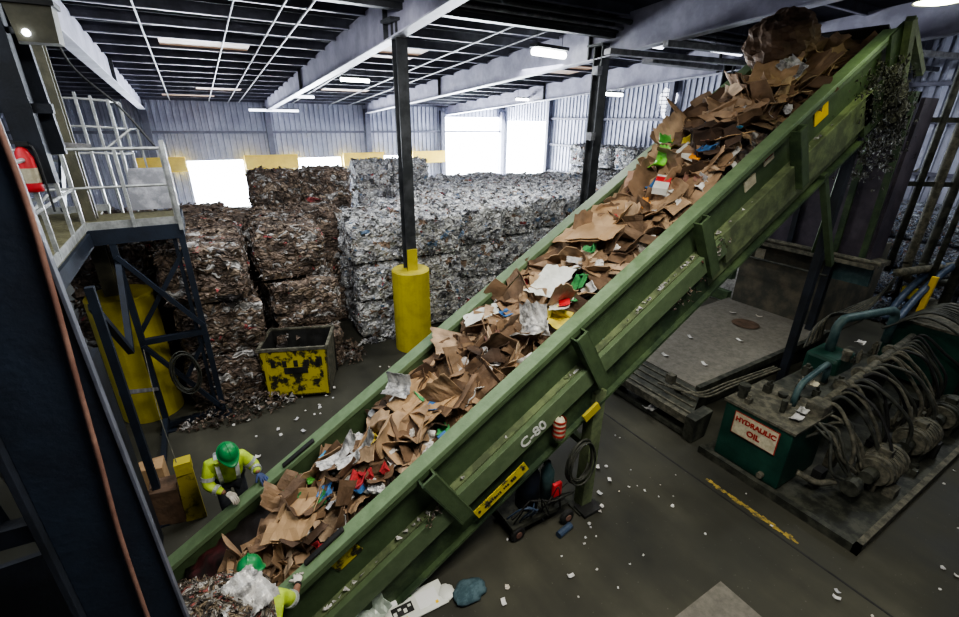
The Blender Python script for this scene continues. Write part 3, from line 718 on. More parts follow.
def flat_box(w_, h_, seed, t=.035):
    """collapsed carton: double wall with flaps at odd angles and creases"""
    b = MB(); rr = random.Random(seed)
    def grid(x0, x1, y0, y1, tilt, ax, z0):
        pts = []
        for i in range(5):
            for j in range(5):
                u, v_ = i / 4, j / 4; x = x0 + (x1 - x0) * u; y = y0 + (y1 - y0) * v_
                z = z0 + .05 * noise.noise(V((x * 6 + seed, y * 6, 0)))
                if ax == 'x': z += abs(x - x0) * tilt; x = x0 + (x - x0) * (1 - .25 * abs(tilt))
                if ax == 'y': z += abs(y - y0) * tilt; y = y0 + (y - y0) * (1 - .25 * abs(tilt))
                pts.append((x, y, z))
        thick(b, pts, 5, 5, .007)
    grid(-w_ / 2, w_ / 2, -h_ / 2, h_ / 2, 0, '', 0)
    grid(-w_ / 2 + .01, w_ / 2 + .02, -h_ / 2, h_ / 2 - .02, 0, '', t)
    f = h_ * .38
    for sx in (-1, 1):
        m = 0.02
        grid(m, sx * w_ / 2 if sx > 0 else -w_ / 2, h_ / 2, h_ / 2 + f, rr.uniform(-.5, 1.0), 'y', t * (sx > 0))
        grid(m, sx * w_ / 2 if sx > 0 else -w_ / 2, -h_ / 2, -h_ / 2 - f, rr.uniform(-.4, .9), 'y', t * (sx < 0))
    grid(w_ / 2, w_ / 2 + f * .8, -h_ / 2, h_ / 2, rr.uniform(.2, 1.2), 'x', 0)
    return b
def open_box(w_, h_, d, seed):
    b = MB(); rr = random.Random(seed)
    def quad(a, b_, c2, d2):
        a, b_, c2, d2 = map(V, (a, b_, c2, d2)); pts = []
        for i in range(5):
            for j in range(5):
                u, v_ = i / 4, j / 4; p = a.lerp(b_, u).lerp(d2.lerp(c2, u), v_); p += V((1, 1, 1)) * .05 * noise.noise(p * 7 + V((seed, 0, 0))); pts.append(p)
        thick(b, pts, 5, 5, .007)
    x, y = w_ / 2, h_ / 2; k = rr.uniform(-.12, .12)
    quad((-x, -y, 0), (x, -y, 0), (x, y, 0), (-x, y, 0))
    quad((-x, -y, 0), (x, -y, 0), (x + k, -y, d), (-x + k, -y, d)); quad((-x, y, 0), (x, y, 0), (x + k, y, d), (-x + k, y, d))
    quad((-x, -y, 0), (-x, y, 0), (-x + k, y, d), (-x + k, -y, d)); quad((x, -y, 0), (x, y, 0), (x + k, y, d), (x + k, -y, d))
    f = min(w_, h_) * .45
    a = rr.uniform(-.6, .9); quad((-x + k, -y, d), (x + k, -y, d), (x + k, -y - f, d + a * f), (-x + k, -y - f, d + a * f))
    a = rr.uniform(-.6, .9); quad((x + k, -y, d), (x + k, y, d), (x + k + f, y, d + a * f), (x + k + f, -y, d + a * f))
    a = rr.uniform(-.3, .9); quad((-x + k, y, d), (x + k, y, d), (x + k, y + f, d + a * f), (-x + k, y + f, d + a * f))
    return b
def ball_mesh(r, seed, amp=.35, n=14, m=9, sq=.7):
    b = MB(); vs = []
    for i in range(m + 1):
        for j in range(n):
            th = PI * i / m; ph = 2 * PI * j / n; d = V((math.sin(th) * math.cos(ph), math.sin(th) * math.sin(ph), math.cos(th) * sq))
            q = r * (1 + amp * noise.noise(d * 2.2 + V((seed * 3.1, 0, 0))) + amp * .6 * noise.noise(d * 6 + V((0, seed, 0))))
            vs.append(d * q)
    fs = [(i * n + j, i * n + (j + 1) % n, (i + 1) * n + (j + 1) % n, (i + 1) * n + j) for i in range(m) for j in range(n)]
    b.add(vs, fs); return b
def proto(mb, name, mat, loc=(0, 0, -50), smooth=False):
    o = mb.build(name, mat, None, origin=(0, 0, 0), smooth=smooth); COL.objects.unlink(o); return o
kinds = []
for s in range(9): kinds.append(proto(flat_box(random.uniform(.32, .6), random.uniform(.26, .46), s), 'flattened_box', 'card' if s % 5 else 'card_dark'))
for s in range(14): kinds.append(proto(sheet_mesh(random.uniform(.35, .75), random.uniform(.25, .5), s + 20, .08, random.uniform(-.6, .9), random.choice([0, .8, -.8, 1.6])), 'cardboard_sheet', 'card' if s % 5 else 'card_dark'))
for s in range(5): kinds.append(proto(open_box(random.uniform(.22, .42), random.uniform(.2, .34), random.uniform(.12, .25), s + 50), 'crushed_box', 'card' if s % 3 else 'card_dark'))
lit = []
for s in range(6): lit.append(proto(sheet_mesh(random.uniform(.14, .32), random.uniform(.1, .22), s + 80, .07, random.uniform(-1.2, 1.4), random.choice([0, 1, -1])), 'paper_sheet', 'paper'))
for s in range(4): lit.append(proto(ball_mesh(random.uniform(.05, .10), s + 90, .5), 'crumpled_paper', 'paper'))
for s in range(3): lit.append(proto(open_box(random.uniform(.14, .22), random.uniform(.08, .14), random.uniform(.06, .1), s + 95), 'printed_carton', 'print'))
def put(src, loc, rot, scale, label, cat, group=None):
    o = src.copy(); COL.objects.link(o); o.location = loc; o.rotation_euler = rot; o.scale = (scale,) * 3
    return tag(o, label, cat, group)
def prof(X, v):
    return prof0(X, v) - (max(0, X - 7.6) * .27 if X > 7.6 else 0)
def prof0(X, v):
    u = (v - 4.64) / .78
    base = -.30 + .20 * max(0, 1 - u * u)
    if X > 5.6: base += min(.30, (X - 5.6) * .18) * (1 - .5 * u * u)
    if X < .2: base -= .10
    return base
slope = Matrix.Rotation(-TH, 4, 'Y')
def rot_on(tx, ty, rz):
    return (slope @ Euler((tx, ty, rz), 'XYZ').to_matrix().to_4x4()).to_euler()
def hole(X, v): return X < .05 and v > 4.7   # bare rubber skirt by the loading end
# bed that fills the gaps
bb = MB(); vs = []; nx, ny = 110, 16
for i in range(nx + 1):
    for j in range(ny + 1):
        X = -1.7 + i * (11.5 / nx); v = 3.87 + j * (1.54 / ny)
        q = -.16 if not hole(X, v) else -.40
        vs.append(C(X, v, prof(X, v) + q + .10 * noise.noise(V((X * 3, v * 3, 0))) + .05 * noise.noise(V((X * 9, v * 9, 2)))))
bb.add(vs, [(i * (ny + 1) + j, (i + 1) * (ny + 1) + j, (i + 1) * (ny + 1) + j + 1, i * (ny + 1) + j + 1) for i in range(nx) for j in range(ny)])
tag(bb.build('crushed_waste_bed', 'bed'), 'bed of crushed cardboard scraps filling the green conveyor belt', 'waste', kind='stuff')
rc = random.Random(11)
cnt = 0
while cnt < 285:
    X = rc.uniform(-1.3, 9.75); v = rc.uniform(3.98, 5.3)
    if hole(X, v): continue
    s = rc.uniform(.72, 1.3) * (1.0 if X < 5.5 else 1.15); k = rc.choice(kinds)
    e_ = 1 if abs(v - 4.64) < .45 else .5
    n = prof(X, v) + rc.uniform(-.08, .07)
    tx, ty = rc.gauss(0, .38) * e_, rc.gauss(0, .38)
    if X > 4.6 and v > 4.7: tx *= .4; ty *= .4
    elif rc.random() < .16: ty += rc.choice([-1, 1]) * rc.uniform(.7, 1.2)
    v = min(max(v, 4.05 + .23 * s), 5.30 - .16 * s)
    zone = 'lower part of the belt below the first bracket' if X < 2 else 'middle of the belt' if X < 5.5 else 'upper part of the belt near its head'
    put(k, C(X, v, n), rot_on(tx, ty, rc.uniform(0, 6.28)), s, 'brown ' + k.name.split('.')[0].replace('_', ' ') + ' heaped on the ' + zone, 'cardboard', 'brown cardboard on the ' + zone)
    cnt += 1
for k_ in range(190):
    X = rc.uniform(.2, 9.3) if k_ % 2 else rc.choice([rc.gauss(2.2, .6), rc.gauss(.9, .4), rc.gauss(3.6, .3), rc.gauss(6, .6)]); v = rc.uniform(4.0, 5.25)
    X = min(max(X, -.3), 9.4); k = rc.choice(lit)
    if hole(X, v): continue
    put(k, C(X, v, prof(X, v) + rc.uniform(.02, .10)), rot_on(rc.gauss(0, .5), rc.gauss(0, .5), rc.uniform(0, 6.28)), rc.uniform(.6, 1.1),
        {'paper_sheet': 'small white paper sheet among the cardboard on the conveyor', 'crumpled_paper': 'crumpled white paper ball among the cardboard on the conveyor', 'printed_carton': 'small coloured printed carton among the cardboard on the conveyor'}[k.name.split('.')[0]], 'paper',
        'loose ' + k.name.split('.')[0].replace('_', ' ') + ' pieces on the belt')
def single(mb, name, mat, X, v, dn, rot, label, cat, smooth=False):
    o = mb.build(name, mat, None, origin=(0, 0, 0), smooth=smooth); o.location = C(X, v, prof(X, v) + dn); o.rotation_euler = rot_on(*rot)
    return tag(o, label, cat)
# landmark pieces
single(ball_mesh(.50, 3, .22, 36, 24, .85), 'crushed_carton_bundle', 'card_dark', 8.75, 4.75, .66, (0, 0, .3), 'large dark brown rounded bundle of wet cardboard at the top of the conveyor', 'bundle')
single(sheet_mesh(.95, .62, 31, .05, .15, .35), 'cardboard_sheet', 'card_tan', 8.0, 4.4, .30, (.25, .18, .35), 'large tan cardboard sheet below the dark bundle at the conveyor top', 'cardboard')
single(sheet_mesh(.62, .42, 34, .04, .1, -.3), 'cardboard_sheet', 'card_tan', 6.9, 4.25, .14, (.3, .3, 1.2), 'tan cardboard sheet leaning on the near rail high on the belt', 'cardboard')
single(sheet_mesh(.60, .44, 36, .03, .1, 0), 'cardboard_sheet', 'card_pale', 5.95, 5.0, .16, (.05, -.05, .5), 'pale pinkish cardboard rectangle on the far side of the belt', 'cardboard')
single(flat_box(.75, .62, 41), 'flattened_box', 'card_tan', 4.95, 4.85, .20, (-.1, .15, .25), 'broad tan flattened box in the middle of the upper belt', 'box')
single(sheet_mesh(.60, .50, 44, .03, .1, 0), 'white_board', 'white_board', 3.95, 4.55, .22, (.05, .05, .25), 'large white board lying on the cardboard at the middle of the belt', 'board')
single(sheet_mesh(.30, .52, 45, .02, .1, 0), 'white_board', 'white_board', 3.15, 5.1, .22, (.1, .1, 1.2), 'narrow white carton strip against the far rail at the middle of the belt', 'board')
single(sheet_mesh(.50, .38, 46, .10, .5, .5), 'plastic_film', 'foil', 3.35, 4.2, .22, (.1, .1, .6), 'crumpled white plastic film near the near rail below the white board', 'film')
o = single(sheet_mesh(.34, .26, 48, .03, .3, 0), 'cereal_carton', 'white_board', 3.75, 4.15, .22, (.2, .3, .9), 'white carton with a red print near the near rail', 'carton')
single(sheet_mesh(.18, .14, 49, .02, .3, 0), 'red_wrapper', 'red', 3.8, 4.1, .26, (.2, .3, .9), 'crumpled red wrapper by the white carton near the near rail', 'wrapper')
# orange and white box
t = empty('orange_box', C(6.5, 4.5, .22), 'white and orange printed box high on the conveyor heap', 'box')
t.rotation_euler = rot_on(.5, .25, .3)
b = MB(); b.box((-.22, -.17, -.03), (.22, .17, .03)); o = MB.build(b, 'carton', 'white_board', None, origin=(0, 0, 0)); o.parent = t
b = MB(); b.box((-.222, -.172, .0), (.222, -.03, .034)); o = b.build('orange_print', 'orange', None, origin=(0, 0, 0)); o.parent = t
b = MB(); b.box((-.12, .0, .0), (.12, .12, .034)); o = b.build('brown_print', 'card_tan', None, origin=(0, 0, 0)); o.parent = t
single(sheet_mesh(.42, .16, 60, .06, .5, .6), 'green_plastic_sheet', 'lime', 6.15, 4.75, .28, (.1, .1, .2), 'bright lime green plastic strip below the orange box', 'plastic')
single(sheet_mesh(.22, .18, 61, .06, .5, .6), 'green_plastic_sheet', 'lime_dark', 6.5, 4.95, .34, (.5, .1, .9), 'darker green plastic piece left of the orange box', 'plastic')
single(sheet_mesh(.26, .18, 62, .05, .5, .6), 'blue_bag', 'blue', 7.0, 4.25, .16, (.4, .2, .9), 'blue plastic bag near the rail right of the orange box', 'bag')
t = empty('red_white_box', C(5.85, 4.45, .18), 'white food box with red print midway up the conveyor heap', 'box'); t.rotation_euler = rot_on(.35, .1, .5)
b = MB(); b.box((-.2, -.1, -.05), (.2, .1, .05)); o = b.build('carton', 'white_board', None, origin=(0, 0, 0)); o.parent = t
b = MB(); b.box((0, -.102, -.052), (.14, .102, .053)); o = b.build('red_print', 'red', None, origin=(0, 0, 0)); o.parent = t
single(sheet_mesh(.30, .40, 64, .05, .6, .4), 'newspaper', 'foil', 1.85, 4.95, .30, (.2, -.3, .5), 'white printed newspaper sheet standing out of the lower heap', 'paper')
single(sheet_mesh(.55, .16, 65, .05, .5, .3), 'foil_strip', 'foil', .95, 4.7, .24, (.2, .1, .1), 'crumpled silver foil strip on the lower heap', 'foil')
single(sheet_mesh(.60, .14, 66, .05, .5, .3), 'foil_strip', 'foil', 1.15, 4.5, .22, (.2, -.1, -.15), 'second silver foil strip nearer the near rail on the lower heap', 'foil')
single(sheet_mesh(.34, .06, 67, .02, .3, 0), 'red_card', 'red', .0, 4.72, .12, (.2, 0, .25), 'thin red printed card beside the dark rubber at the loading end', 'card')
single(flat_box(.5, .42, 71), 'flattened_box', 'card_tan', .25, 4.45, .16, (.1, .1, .9), 'large tan folded box by the second green helmet', 'box')
single(sheet_mesh(.5, .42, 72, .08, .6, .5), 'paper_sack', 'card_tan', -.6, 4.45, .12, (.2, .4, .2), 'crumpled tan paper sack left of the second green helmet', 'sack')
single(flat_box(.62, .3, 73), 'flattened_box', 'card_tan', 1.9, 4.75, .14, (.05, .1, .1), 'long tan flattened box near the newspaper sheet', 'box')
single(flat_box(.6, .3, 74), 'flattened_box', 'card_tan', 2.0, 4.4, .12, (.05, .1, .05), 'long tan flattened box beside the near rail below the newspaper', 'box')
single(sheet_mesh(.12, .05, 75, .02, .3, 0), 'blue_carton', 'blue', .75, 5.05, .2, (.2, .1, .3), 'small blue and white carton near the worker', 'carton')
single(ball_mesh(.05, 5, .4), 'green_bottle_cap', 'lime_dark', .55, 4.75, .22, (0, 0, 0), 'small green lid on the lower cardboard heap', 'lid')
for X, v, dn, l in ((9.2, 4.8, .3, 'torn white plastic film at the very top of the heap'), (8.9, 4.35, .22, 'torn grey plastic film right of the dark bundle'), (8.3, 4.2, .38, 'pinkish white torn paper in front of the dark bundle'), (9.3, 5.1, .45, 'blue white plastic sack behind the top of the heap')):
    single(sheet_mesh(.35, .25, X, .10, .8, .6), 'torn_film', 'foil', X, v, dn, (rc.uniform(-.6, .6), rc.uniform(-.6, .6), rc.uniform(0, 3)), l, 'film')
#PART3
# ------------------------------------------------------------------ bales
def bale_mesh(w_, d_, h_, seed, amp=.07, flakes=170, fs=.10, flat=1.0):
    b = MB(); rr = random.Random(seed); nx, ny, nz = 12, 10, 9
    def disp(p):
        q = V((max(-w_ / 2, min(w_ / 2, p.x)), max(-d_ / 2, min(d_ / 2, p.y)), p.z))
        o = V((noise.noise(p * 3 + V((seed, 0, 0))), noise.noise(p * 3 + V((0, seed, 9))), noise.noise(p * 3 + V((5, 0, seed))))) * amp
        o += V((noise.noise(p * 9 + V((seed, 3, 0))), noise.noise(p * 9 + V((7, seed, 9))), noise.noise(p * 9 + V((5, 1, seed))))) * amp * .55
        c0 = V((0, 0, h_ / 2)); d = p - c0
        e_ = (abs(d.x) / (w_ / 2)) ** 6 * (abs(d.y) / (d_ / 2)) ** 6 + (abs(d.x) / (w_ / 2)) ** 6 * (abs(d.z) / (h_ / 2)) ** 6 + (abs(d.z) / (h_ / 2)) ** 6 * (abs(d.y) / (d_ / 2)) ** 6
        q = p + o * (1 if p.z > .02 else .3) - d * min(e_, 1) * .09
        q.z = max(q.z, 0)
        return q
    def face(a, u, v_, n1, n2):
        a, u, v_ = V(a), V(u), V(v_); vs = [disp(a + u * (i / n1) + v_ * (j / n2)) for i in range(n1 + 1) for j in range(n2 + 1)]
        b.add(vs, [(i * (n2 + 1) + j, (i + 1) * (n2 + 1) + j, (i + 1) * (n2 + 1) + j + 1, i * (n2 + 1) + j + 1) for i in range(n1) for j in range(n2)])
    x, y = w_ / 2, d_ / 2
    face((-x, -y, 0), (w_, 0, 0), (0, 0, h_), nx, nz); face((-x, y, 0), (w_, 0, 0), (0, 0, h_), nx, nz)
    face((-x, -y, 0), (0, d_, 0), (0, 0, h_), ny, nz); face((x, -y, 0), (0, d_, 0), (0, 0, h_), ny, nz)
    face((-x, -y, h_), (w_, 0, 0), (0, d_, 0), nx, ny); face((-x, -y, 0), (w_, 0, 0), (0, d_, 0), 4, 4)
    for k in range(flakes):
        s = rr.uniform(.35, 1) * fs; f = rr.random()
        if f < .42: p = V((rr.uniform(-x, x), -y, rr.uniform(.05, h_))); n_ = V((0, -1, 0))
        elif f < .58: p = V((x, rr.uniform(-y, y), rr.uniform(.05, h_))); n_ = V((1, 0, 0))
        elif f < .66: p = V((-x, rr.uniform(-y, y), rr.uniform(.05, h_))); n_ = V((-1, 0, 0))
        else: p = V((rr.uniform(-x, x), rr.uniform(-y, y), h_)); n_ = V((0, 0, 1))
        p = disp(p) + n_ * rr.uniform(.0, .03); n_ = (n_ + V([rr.uniform(-.7, .7) for _ in range(3)])).normalized()
        t1 = n_.orthogonal().normalized(); t1.rotate(Matrix.Rotation(rr.uniform(0, 6.28), 3, n_)); t2 = n_.cross(t1)
        q = [p + t1 * s * rr.uniform(.5, 1) + t2 * s * rr.uniform(-.3, .3) * flat, p + t2 * s * rr.uniform(.4, .9) * flat + n_ * s * .2, p - t1 * s * rr.uniform(.5, 1), p - t2 * s * rr.uniform(.4, .9) * flat]
        for c2 in q: c2.z = max(c2.z, .005)
        b.add(q, [(0, 1, 2, 3)])
    return b
def wires(w_, d_, h_, n=4):
    b = MB()
    for k in range(n):
        x = -w_ / 2 + w_ * (k + .5) / n
        b.tube([(x, -d_ / 2 - .03, .02), (x + .01, -d_ / 2 - .035, h_ / 2), (x, -d_ / 2 - .02, h_ - .02), (x, -d_ / 2 + .05, h_ + .01), (x, 0, h_ + .035), (x, d_ / 2, h_)], .006, 4)
    return b
WB, BB, CB = [], [], []
for s in range(5): WB.append(proto(bale_mesh(1.56, 1.2, 1.12, s * 3 + 1, .10, 260, .14), 'paper_bale', 'bale_white'))
for s in range(5): BB.append(proto(bale_mesh(1.5, 1.2, 1.12, s * 3 + 40, .09, 200, .15, .55), 'cardboard_bale', 'bale_brown'))
for s in range(3): CB.append(proto(bale_mesh(1.1, 1.2, .84, s * 3 + 80, .03, 60, .04), 'can_bale', 'bale_can'))
wire_me = wires(1.5, 1.2, 1.12).build('baling_wire', 'steel_dark', None, origin=(0, 0, 0)); COL.objects.unlink(wire_me)
rb = random.Random(5)
def bale(kind, x, y, z, lab, group=None, rz=0.0):
    o = rb.choice(kind).copy(); COL.objects.link(o); o.location = (x, y, z); o.rotation_euler = (0, 0, rz + rb.uniform(-.06, .06)); o.scale = (rb.uniform(.93, 1.0), rb.uniform(.94, 1.02), .92 if kind is WB else 1)
    tag(o, lab, 'bale', group)
    return o
BH = 1.10
names3 = ['bottom', 'middle', 'top']
# left brown block
for r in range(4):
    for k in range(2):
        if k and r == 0: continue
        for z in range(3):
            if r == 0:
                lab = f"brown cardboard bale right behind the navy tower, {names3[z]} tier of the front stack"; g_ = None
            else: lab = 'brown cardboard bale in the left block behind its front stack'; g_ = 'rear bales of the left brown block'
            bale(BB, -.16 - k * 1.62 + rb.uniform(-.05, .05), 9.95 + r * 1.3 + (0, .05, -.03)[z] + (.2 if k else 0), z * BH, lab, g_, -.06)
for x in (.98, 2.45):
    for z in range(3): bale(BB, x, 13.0 if x > 1 else 12.85, z * BH, 'brown bale in the dim gap between the left block and the aisle', 'bales in the gap between the brown stacks')
# brown column behind the yellow cart
for r in range(2):
    for z in range(3):
        lab = f"brown cardboard bale behind the yellow cart, {names3[z]} tier, left face of the aisle" if r == 0 else 'brown cardboard bale in the second row behind the yellow cart'
        bale(BB, 1.55 + (0, .05, -.08)[z], 10.45 + r * 1.3 + (0, .06, .3)[z], z * BH, lab, None if r == 0 else 'second row brown bales behind the cart', -.08)
for k in range(2):
    for z in range(4):
        bale(BB, 1.95 + k * 1.42, 15.2, z * .97, ['brown bale in the tall rear stack under the yellow board, left side', 'brown bale in the tall rear stack under the yellow board, right side'][k] + (', topmost' if z == 3 else ', lower down'), None if z == 3 else 'lower bales of the tall rear stack ' + 'left right'.split()[k], -.05)
# white paper block: columns to the right of the aisle
fronts = ['beside the aisle', 'left of the middle column', 'right of the middle column', 'two right of the middle column']
for c_ in range(9):
    x = 3.72 + c_ * 1.6
    y0 = 11.45 + (0, .0, .5, .9, 1.3, 1.4, 1.6, 1.5, 1.8)[c_]
    rows = (2, 3, 5, 6, 6, 6, 5, 5, 4)[c_]
    for r in range(rows):
        for z in range(3):
            if r == 0 and c_ < 3: lab = f'mixed white paper bale {fronts[c_]}, {names3[z]} tier of the front row'; g_ = None
            elif z == 2: lab = 'white paper bale on top of the large block behind its front row' if r else 'white paper bale on top of the front row behind the conveyor'; g_ = 'top bales of the white block' + (' front row' if not r else '')
            else: lab = 'white paper bale low inside the large white block'; g_ = 'lower bales of the white block'
            bale(WB, x + rb.uniform(-.06, .06), y0 + r * 1.28 + rb.uniform(-.06, .06), z * 1.03, lab, g_, -.04)
for x, y in ((6.0, 17.6), (7.6, 17.7)):
    for z in range(4): bale(WB, x, y + .9, z * .97, 'white paper bale in the taller rear stack before the doorways', 'taller rear white bales')
for k, (x, y) in enumerate(((17.9, 15.6), (18.0, 17.2), (18.0, 18.9))):
    for z in range(4): bale(WB, x, y, z * BH, 'white bale stacked against the right wall near the side doorway', 'white bales along the right wall')
# loose scrap pile at the foot of the left block
for r, (cx, cy, rx, ry, h, nF, m, lab) in enumerate(((-.1, 8.95, 1.1, .35, .5, 420, 'bed', 'spilled brown and white scraps at the foot of the left bales'), (2.45, 10.25, .35, .5, .55, 240, 'bed', 'spilled scraps by the bale corner behind the yellow cart'),
        (3.6, 10.7, .9, .15, .2, 200, 'bale_white', 'spilled white scraps along the foot of the white bales'))):
    b = MB(); rr = random.Random(r)
    for k in range(nF):
        a = rr.uniform(0, 6.28); q = math.sqrt(rr.random()); x = cx + rx * q * math.cos(a); y = cy + ry * q * math.sin(a); z = rr.uniform(0, h) * (1 - q * .85) + .02
        s = rr.uniform(.03, .10); b.add([(x + rr.uniform(-s, s), y + rr.uniform(-s, s), max(.004, z + rr.uniform(-s, s) * .7)) for _ in range(4)], [(0, 1, 2, 3)])
    tag(b.build('loose_scraps', m), lab, 'scraps', kind='stuff')
# crushed can bales on the right
for c_, x in enumerate((17.2, 18.4)):
    for y_ in range(4):
        for z in range(4):
            bale(CB, x, 2.55 + y_ * 1.24, z * .84, 'crushed can bale by the right wall, ' + ('topmost' if z == 3 else 'lower down') + (' in the outer row' if c_ else ' in the inner row'), 'crushed can bales ' + ('outer' if c_ else 'inner') + (' top' if z == 3 else ' low'))

# ------------------------------------------------------------------ yellow cart
ct = empty('tipping_cart', (1.12, 9.45, 0), 'battered yellow steel waste cart with dark streaks by the brown bales', 'cart')
cm = Matrix.Translation((1.18, 9.36, 0)) @ Matrix.Rotation(-.38, 4, 'Z')
def T(p): return cm @ V(p)
def tb(b, a, c2):
    (x0, y0, z0), (x1, y1, z1) = a, c2
    return b.hexa([T(p) for p in ((x0, y0, z0), (x1, y0, z0), (x1, y1, z0), (x0, y1, z0), (x0, y0, z1), (x1, y0, z1), (x1, y1, z1), (x0, y1, z1))])
w2, d2, hh = .66, .5, 1.18
b = MB()
b.hexa([T((-w2 + .04, -d2, .08)), T((w2 - .04, -d2, .08)), T((w2 - .04, -d2 + .03, .08)), T((-w2 + .04, -d2 + .03, .08)), T((-w2, -d2, hh)), T((w2, -d2, hh)), T((w2, -d2 + .03, hh)), T((-w2, -d2 + .03, hh))])
b.build('front_panel', 'yellow_worn', ct)
for sx in (-1, 1):
    b = MB(); b.hexa([T((sx * (w2 - .04), -d2, .08)), T((sx * (w2 - .07), -d2, .08)), T((sx * (w2 - .07), d2, .08)), T((sx * (w2 - .04), d2, .08)), T((sx * w2, -d2, hh)), T((sx * (w2 - .03), -d2, hh)), T((sx * (w2 - .03), d2, hh)), T((sx * w2, d2, hh))])
    b.build('side_panel', 'dust_metal' if sx > 0 else 'black', ct)
b = MB(); tb(b, (-w2, d2 - .03, .08), (w2, d2, hh)); b.build('rear_panel', 'black', ct)
b = MB(); tb(b, (-w2 + .05, -d2, .08), (w2 - .05, d2, .12)); b.build('floor_pan', 'black', ct)
for a, c2 in (((-w2 - .03, -d2 - .03, hh - .03), (w2 + .03, -d2 + .03, hh + .03)), ((-w2 - .03, d2 - .03, hh - .03), (w2 + .03, d2 + .03, hh + .03)), ((-w2 - .03, -d2, hh - .03), (-w2 + .03, d2, hh + .03)), ((w2 - .03, -d2, hh - .03), (w2 + .03, d2, hh + .03))):
    b = MB(); tb(b, a, c2); b.build('rim', 'dust_metal', ct)
for x in (-.42, -.2, .02, .24, .45):
    b = MB(); tb(b, (x - .04, -d2 - .012, .78), (x + .04, -d2, .92)); b.build('black_smear', 'black', ct)
b = MB(); tb(b, (-.22, -d2 - .016, .62), (.24, -d2, .76)); b.build('latch_plate', 'black', ct)
for sx in (-1, 1):
    b = MB(); tb(b, (sx * .57 - .03, -d2 - .01, .1), (sx * .57 + .03, -d2, hh)); b.build('corner_strip', 'yellow', ct)
    for sy in (-1, 1):
        b = MB(); p = T((sx * .45, sy * .36, .06)); b.cyl(p - V((.03, 0, 0)), p + V((.03, 0, 0)), .06, 12); b.build('caster', 'black', ct)

# ------------------------------------------------------------------ left platform on its tower
DZ = 3.84
pf = empty('access_platform', (-1.0, 9.5, 0), 'raised navy steel platform with pale railings before the bales at left', 'platform')
def ppart(name, mat, mk, parent=None, lab=None):
    b = MB(); mk(b); o = b.build(name, mat, parent or pf)
    if lab: o['label'] = lab
    return o
ppart('landing_deck', 'grate', lambda b: b.box((-1.62, 9.1, DZ - .04), (-.42, 10.5, DZ)))
ppart('walkway_deck', 'grate', lambda b: b.box((-2.7, 6.2, DZ - .04), (-1.62, 10.9, DZ)))
ppart('deck_beam', 'navy', lambda b: b.box((-1.62, 9.0, DZ - .24), (-.36, 9.1, DZ - .0)))
ppart('deck_beam', 'navy', lambda b: b.box((-.46, 9.1, DZ - .24), (-.36, 10.5, DZ)))
ppart('deck_beam', 'navy', lambda b: b.box((-1.68, 5.6, DZ - .26), (-1.58, 9.0, DZ - .04)))
ppart('toe_board', 'rail_white', lambda b: b.box((-1.62, 9.02, DZ), (-.42, 9.04, DZ + .12)))
ppart('toe_board', 'rail_white', lambda b: b.box((-1.62, 6.2, DZ), (-1.60, 9.02, DZ + .12)))
ppart('toe_board', 'rail_white', lambda b: b.box((-2.7, 10.88, DZ), (-1.5, 10.9, DZ + .12)))
ppart('end_plate', 'steel_grey', lambda b: b.hexa([(-1.2, 10.35, DZ + .05), (-.40, 10.35, DZ + .05), (-.40, 10.38, DZ + .05), (-1.2, 10.38, DZ + .05), (-1.05, 10.7, DZ + .75), (-.40, 10.7, DZ + .75), (-.40, 10.73, DZ + .75), (-1.05, 10.73, DZ + .75)]))
# tower
legs = {}
for k, (x, y, zt) in enumerate(((-.41, 9.05, DZ - .2), (-1.35, 9.05, DZ - .2), (-1.32, 6.6, DZ - .2))):
    o = ppart('leg', 'navy', lambda b: (b.box((x - .045, y - .045, 0), (x + .045, y + .045, zt))))
    ppart('foot_plate', 'navy', lambda b: b.box((x - .13, y - .13, 0), (x + .13, y + .13, .03)), o)
def strut(p, q, w_=.07, mat='navy', name='cross_brace'): return ppart(name, mat, lambda b: b.bar(p, q, w_, w_))
strut((-1.35, 9.05, 1.85), (-.41, 9.05, 1.85), .1); strut((-1.35, 9.05, .12), (-.41, 9.05, .12), .1)
strut((-1.35, 9.0, 3.4), (-.41, 9.0, 2.0)); strut((-.41, 9.1, 3.4), (-1.35, 9.1, 2.0)); strut((-1.35, 9.0, 1.8), (-.41, 9.0, .2)); strut((-.41, 9.1, 1.75), (-.85, 9.1, 1.0))
strut((-.52, 9.12, 3.6), (-.52, 9.12, .1), .06)
strut((-1.35, 6.6, 3.4), (-1.35, 7.9, 2.2), .08); strut((-1.35, 7.9, 2.2), (-1.35, 9.05, 3.3), .08); strut((-1.35, 6.6, 2.2), (-1.35, 9.05, .9), .06, 'steel_grey'); strut((-1.35, 6.6, .25), (-1.35, 9.05, .25), .08)
RZ = DZ + 1.18
def railrun(pts, posts, name='railing', z0=DZ):
    t = ppart('handrail', 'rail_white', lambda b: b.tube(pts, .024, 8))
    ppart('mid_rail', 'rail_white', lambda b: b.tube([V(p) - V((0, 0, .55)) for p in pts], .02, 8))
    for p in posts: ppart('post', 'rail_white', lambda b: b.bar((p[0], p[1], z0), (p[0], p[1], p[2] if len(p) > 2 else RZ), .045, .045))
railrun([(-2.75, 9.02, RZ), (-.42, 9.02, RZ)], [(-.42, 9.02), (-1.0, 9.02), (-1.62, 9.02)])
railrun([(-1.62, 9.02, RZ), (-1.62, 6.3, RZ)], [(-1.62, 8.2), (-1.62, 7.2), (-1.62, 6.35)])
railrun([(-.42, 9.02, RZ), (-.42, 10.5, RZ)], [(-.42, 10.5), (-.42, 9.8)])
ppart('kick_post', 'rail_white', lambda b: b.bar((-.38, 9.0, DZ - .1), (-.38, 9.0, RZ + .12), .06, .06))
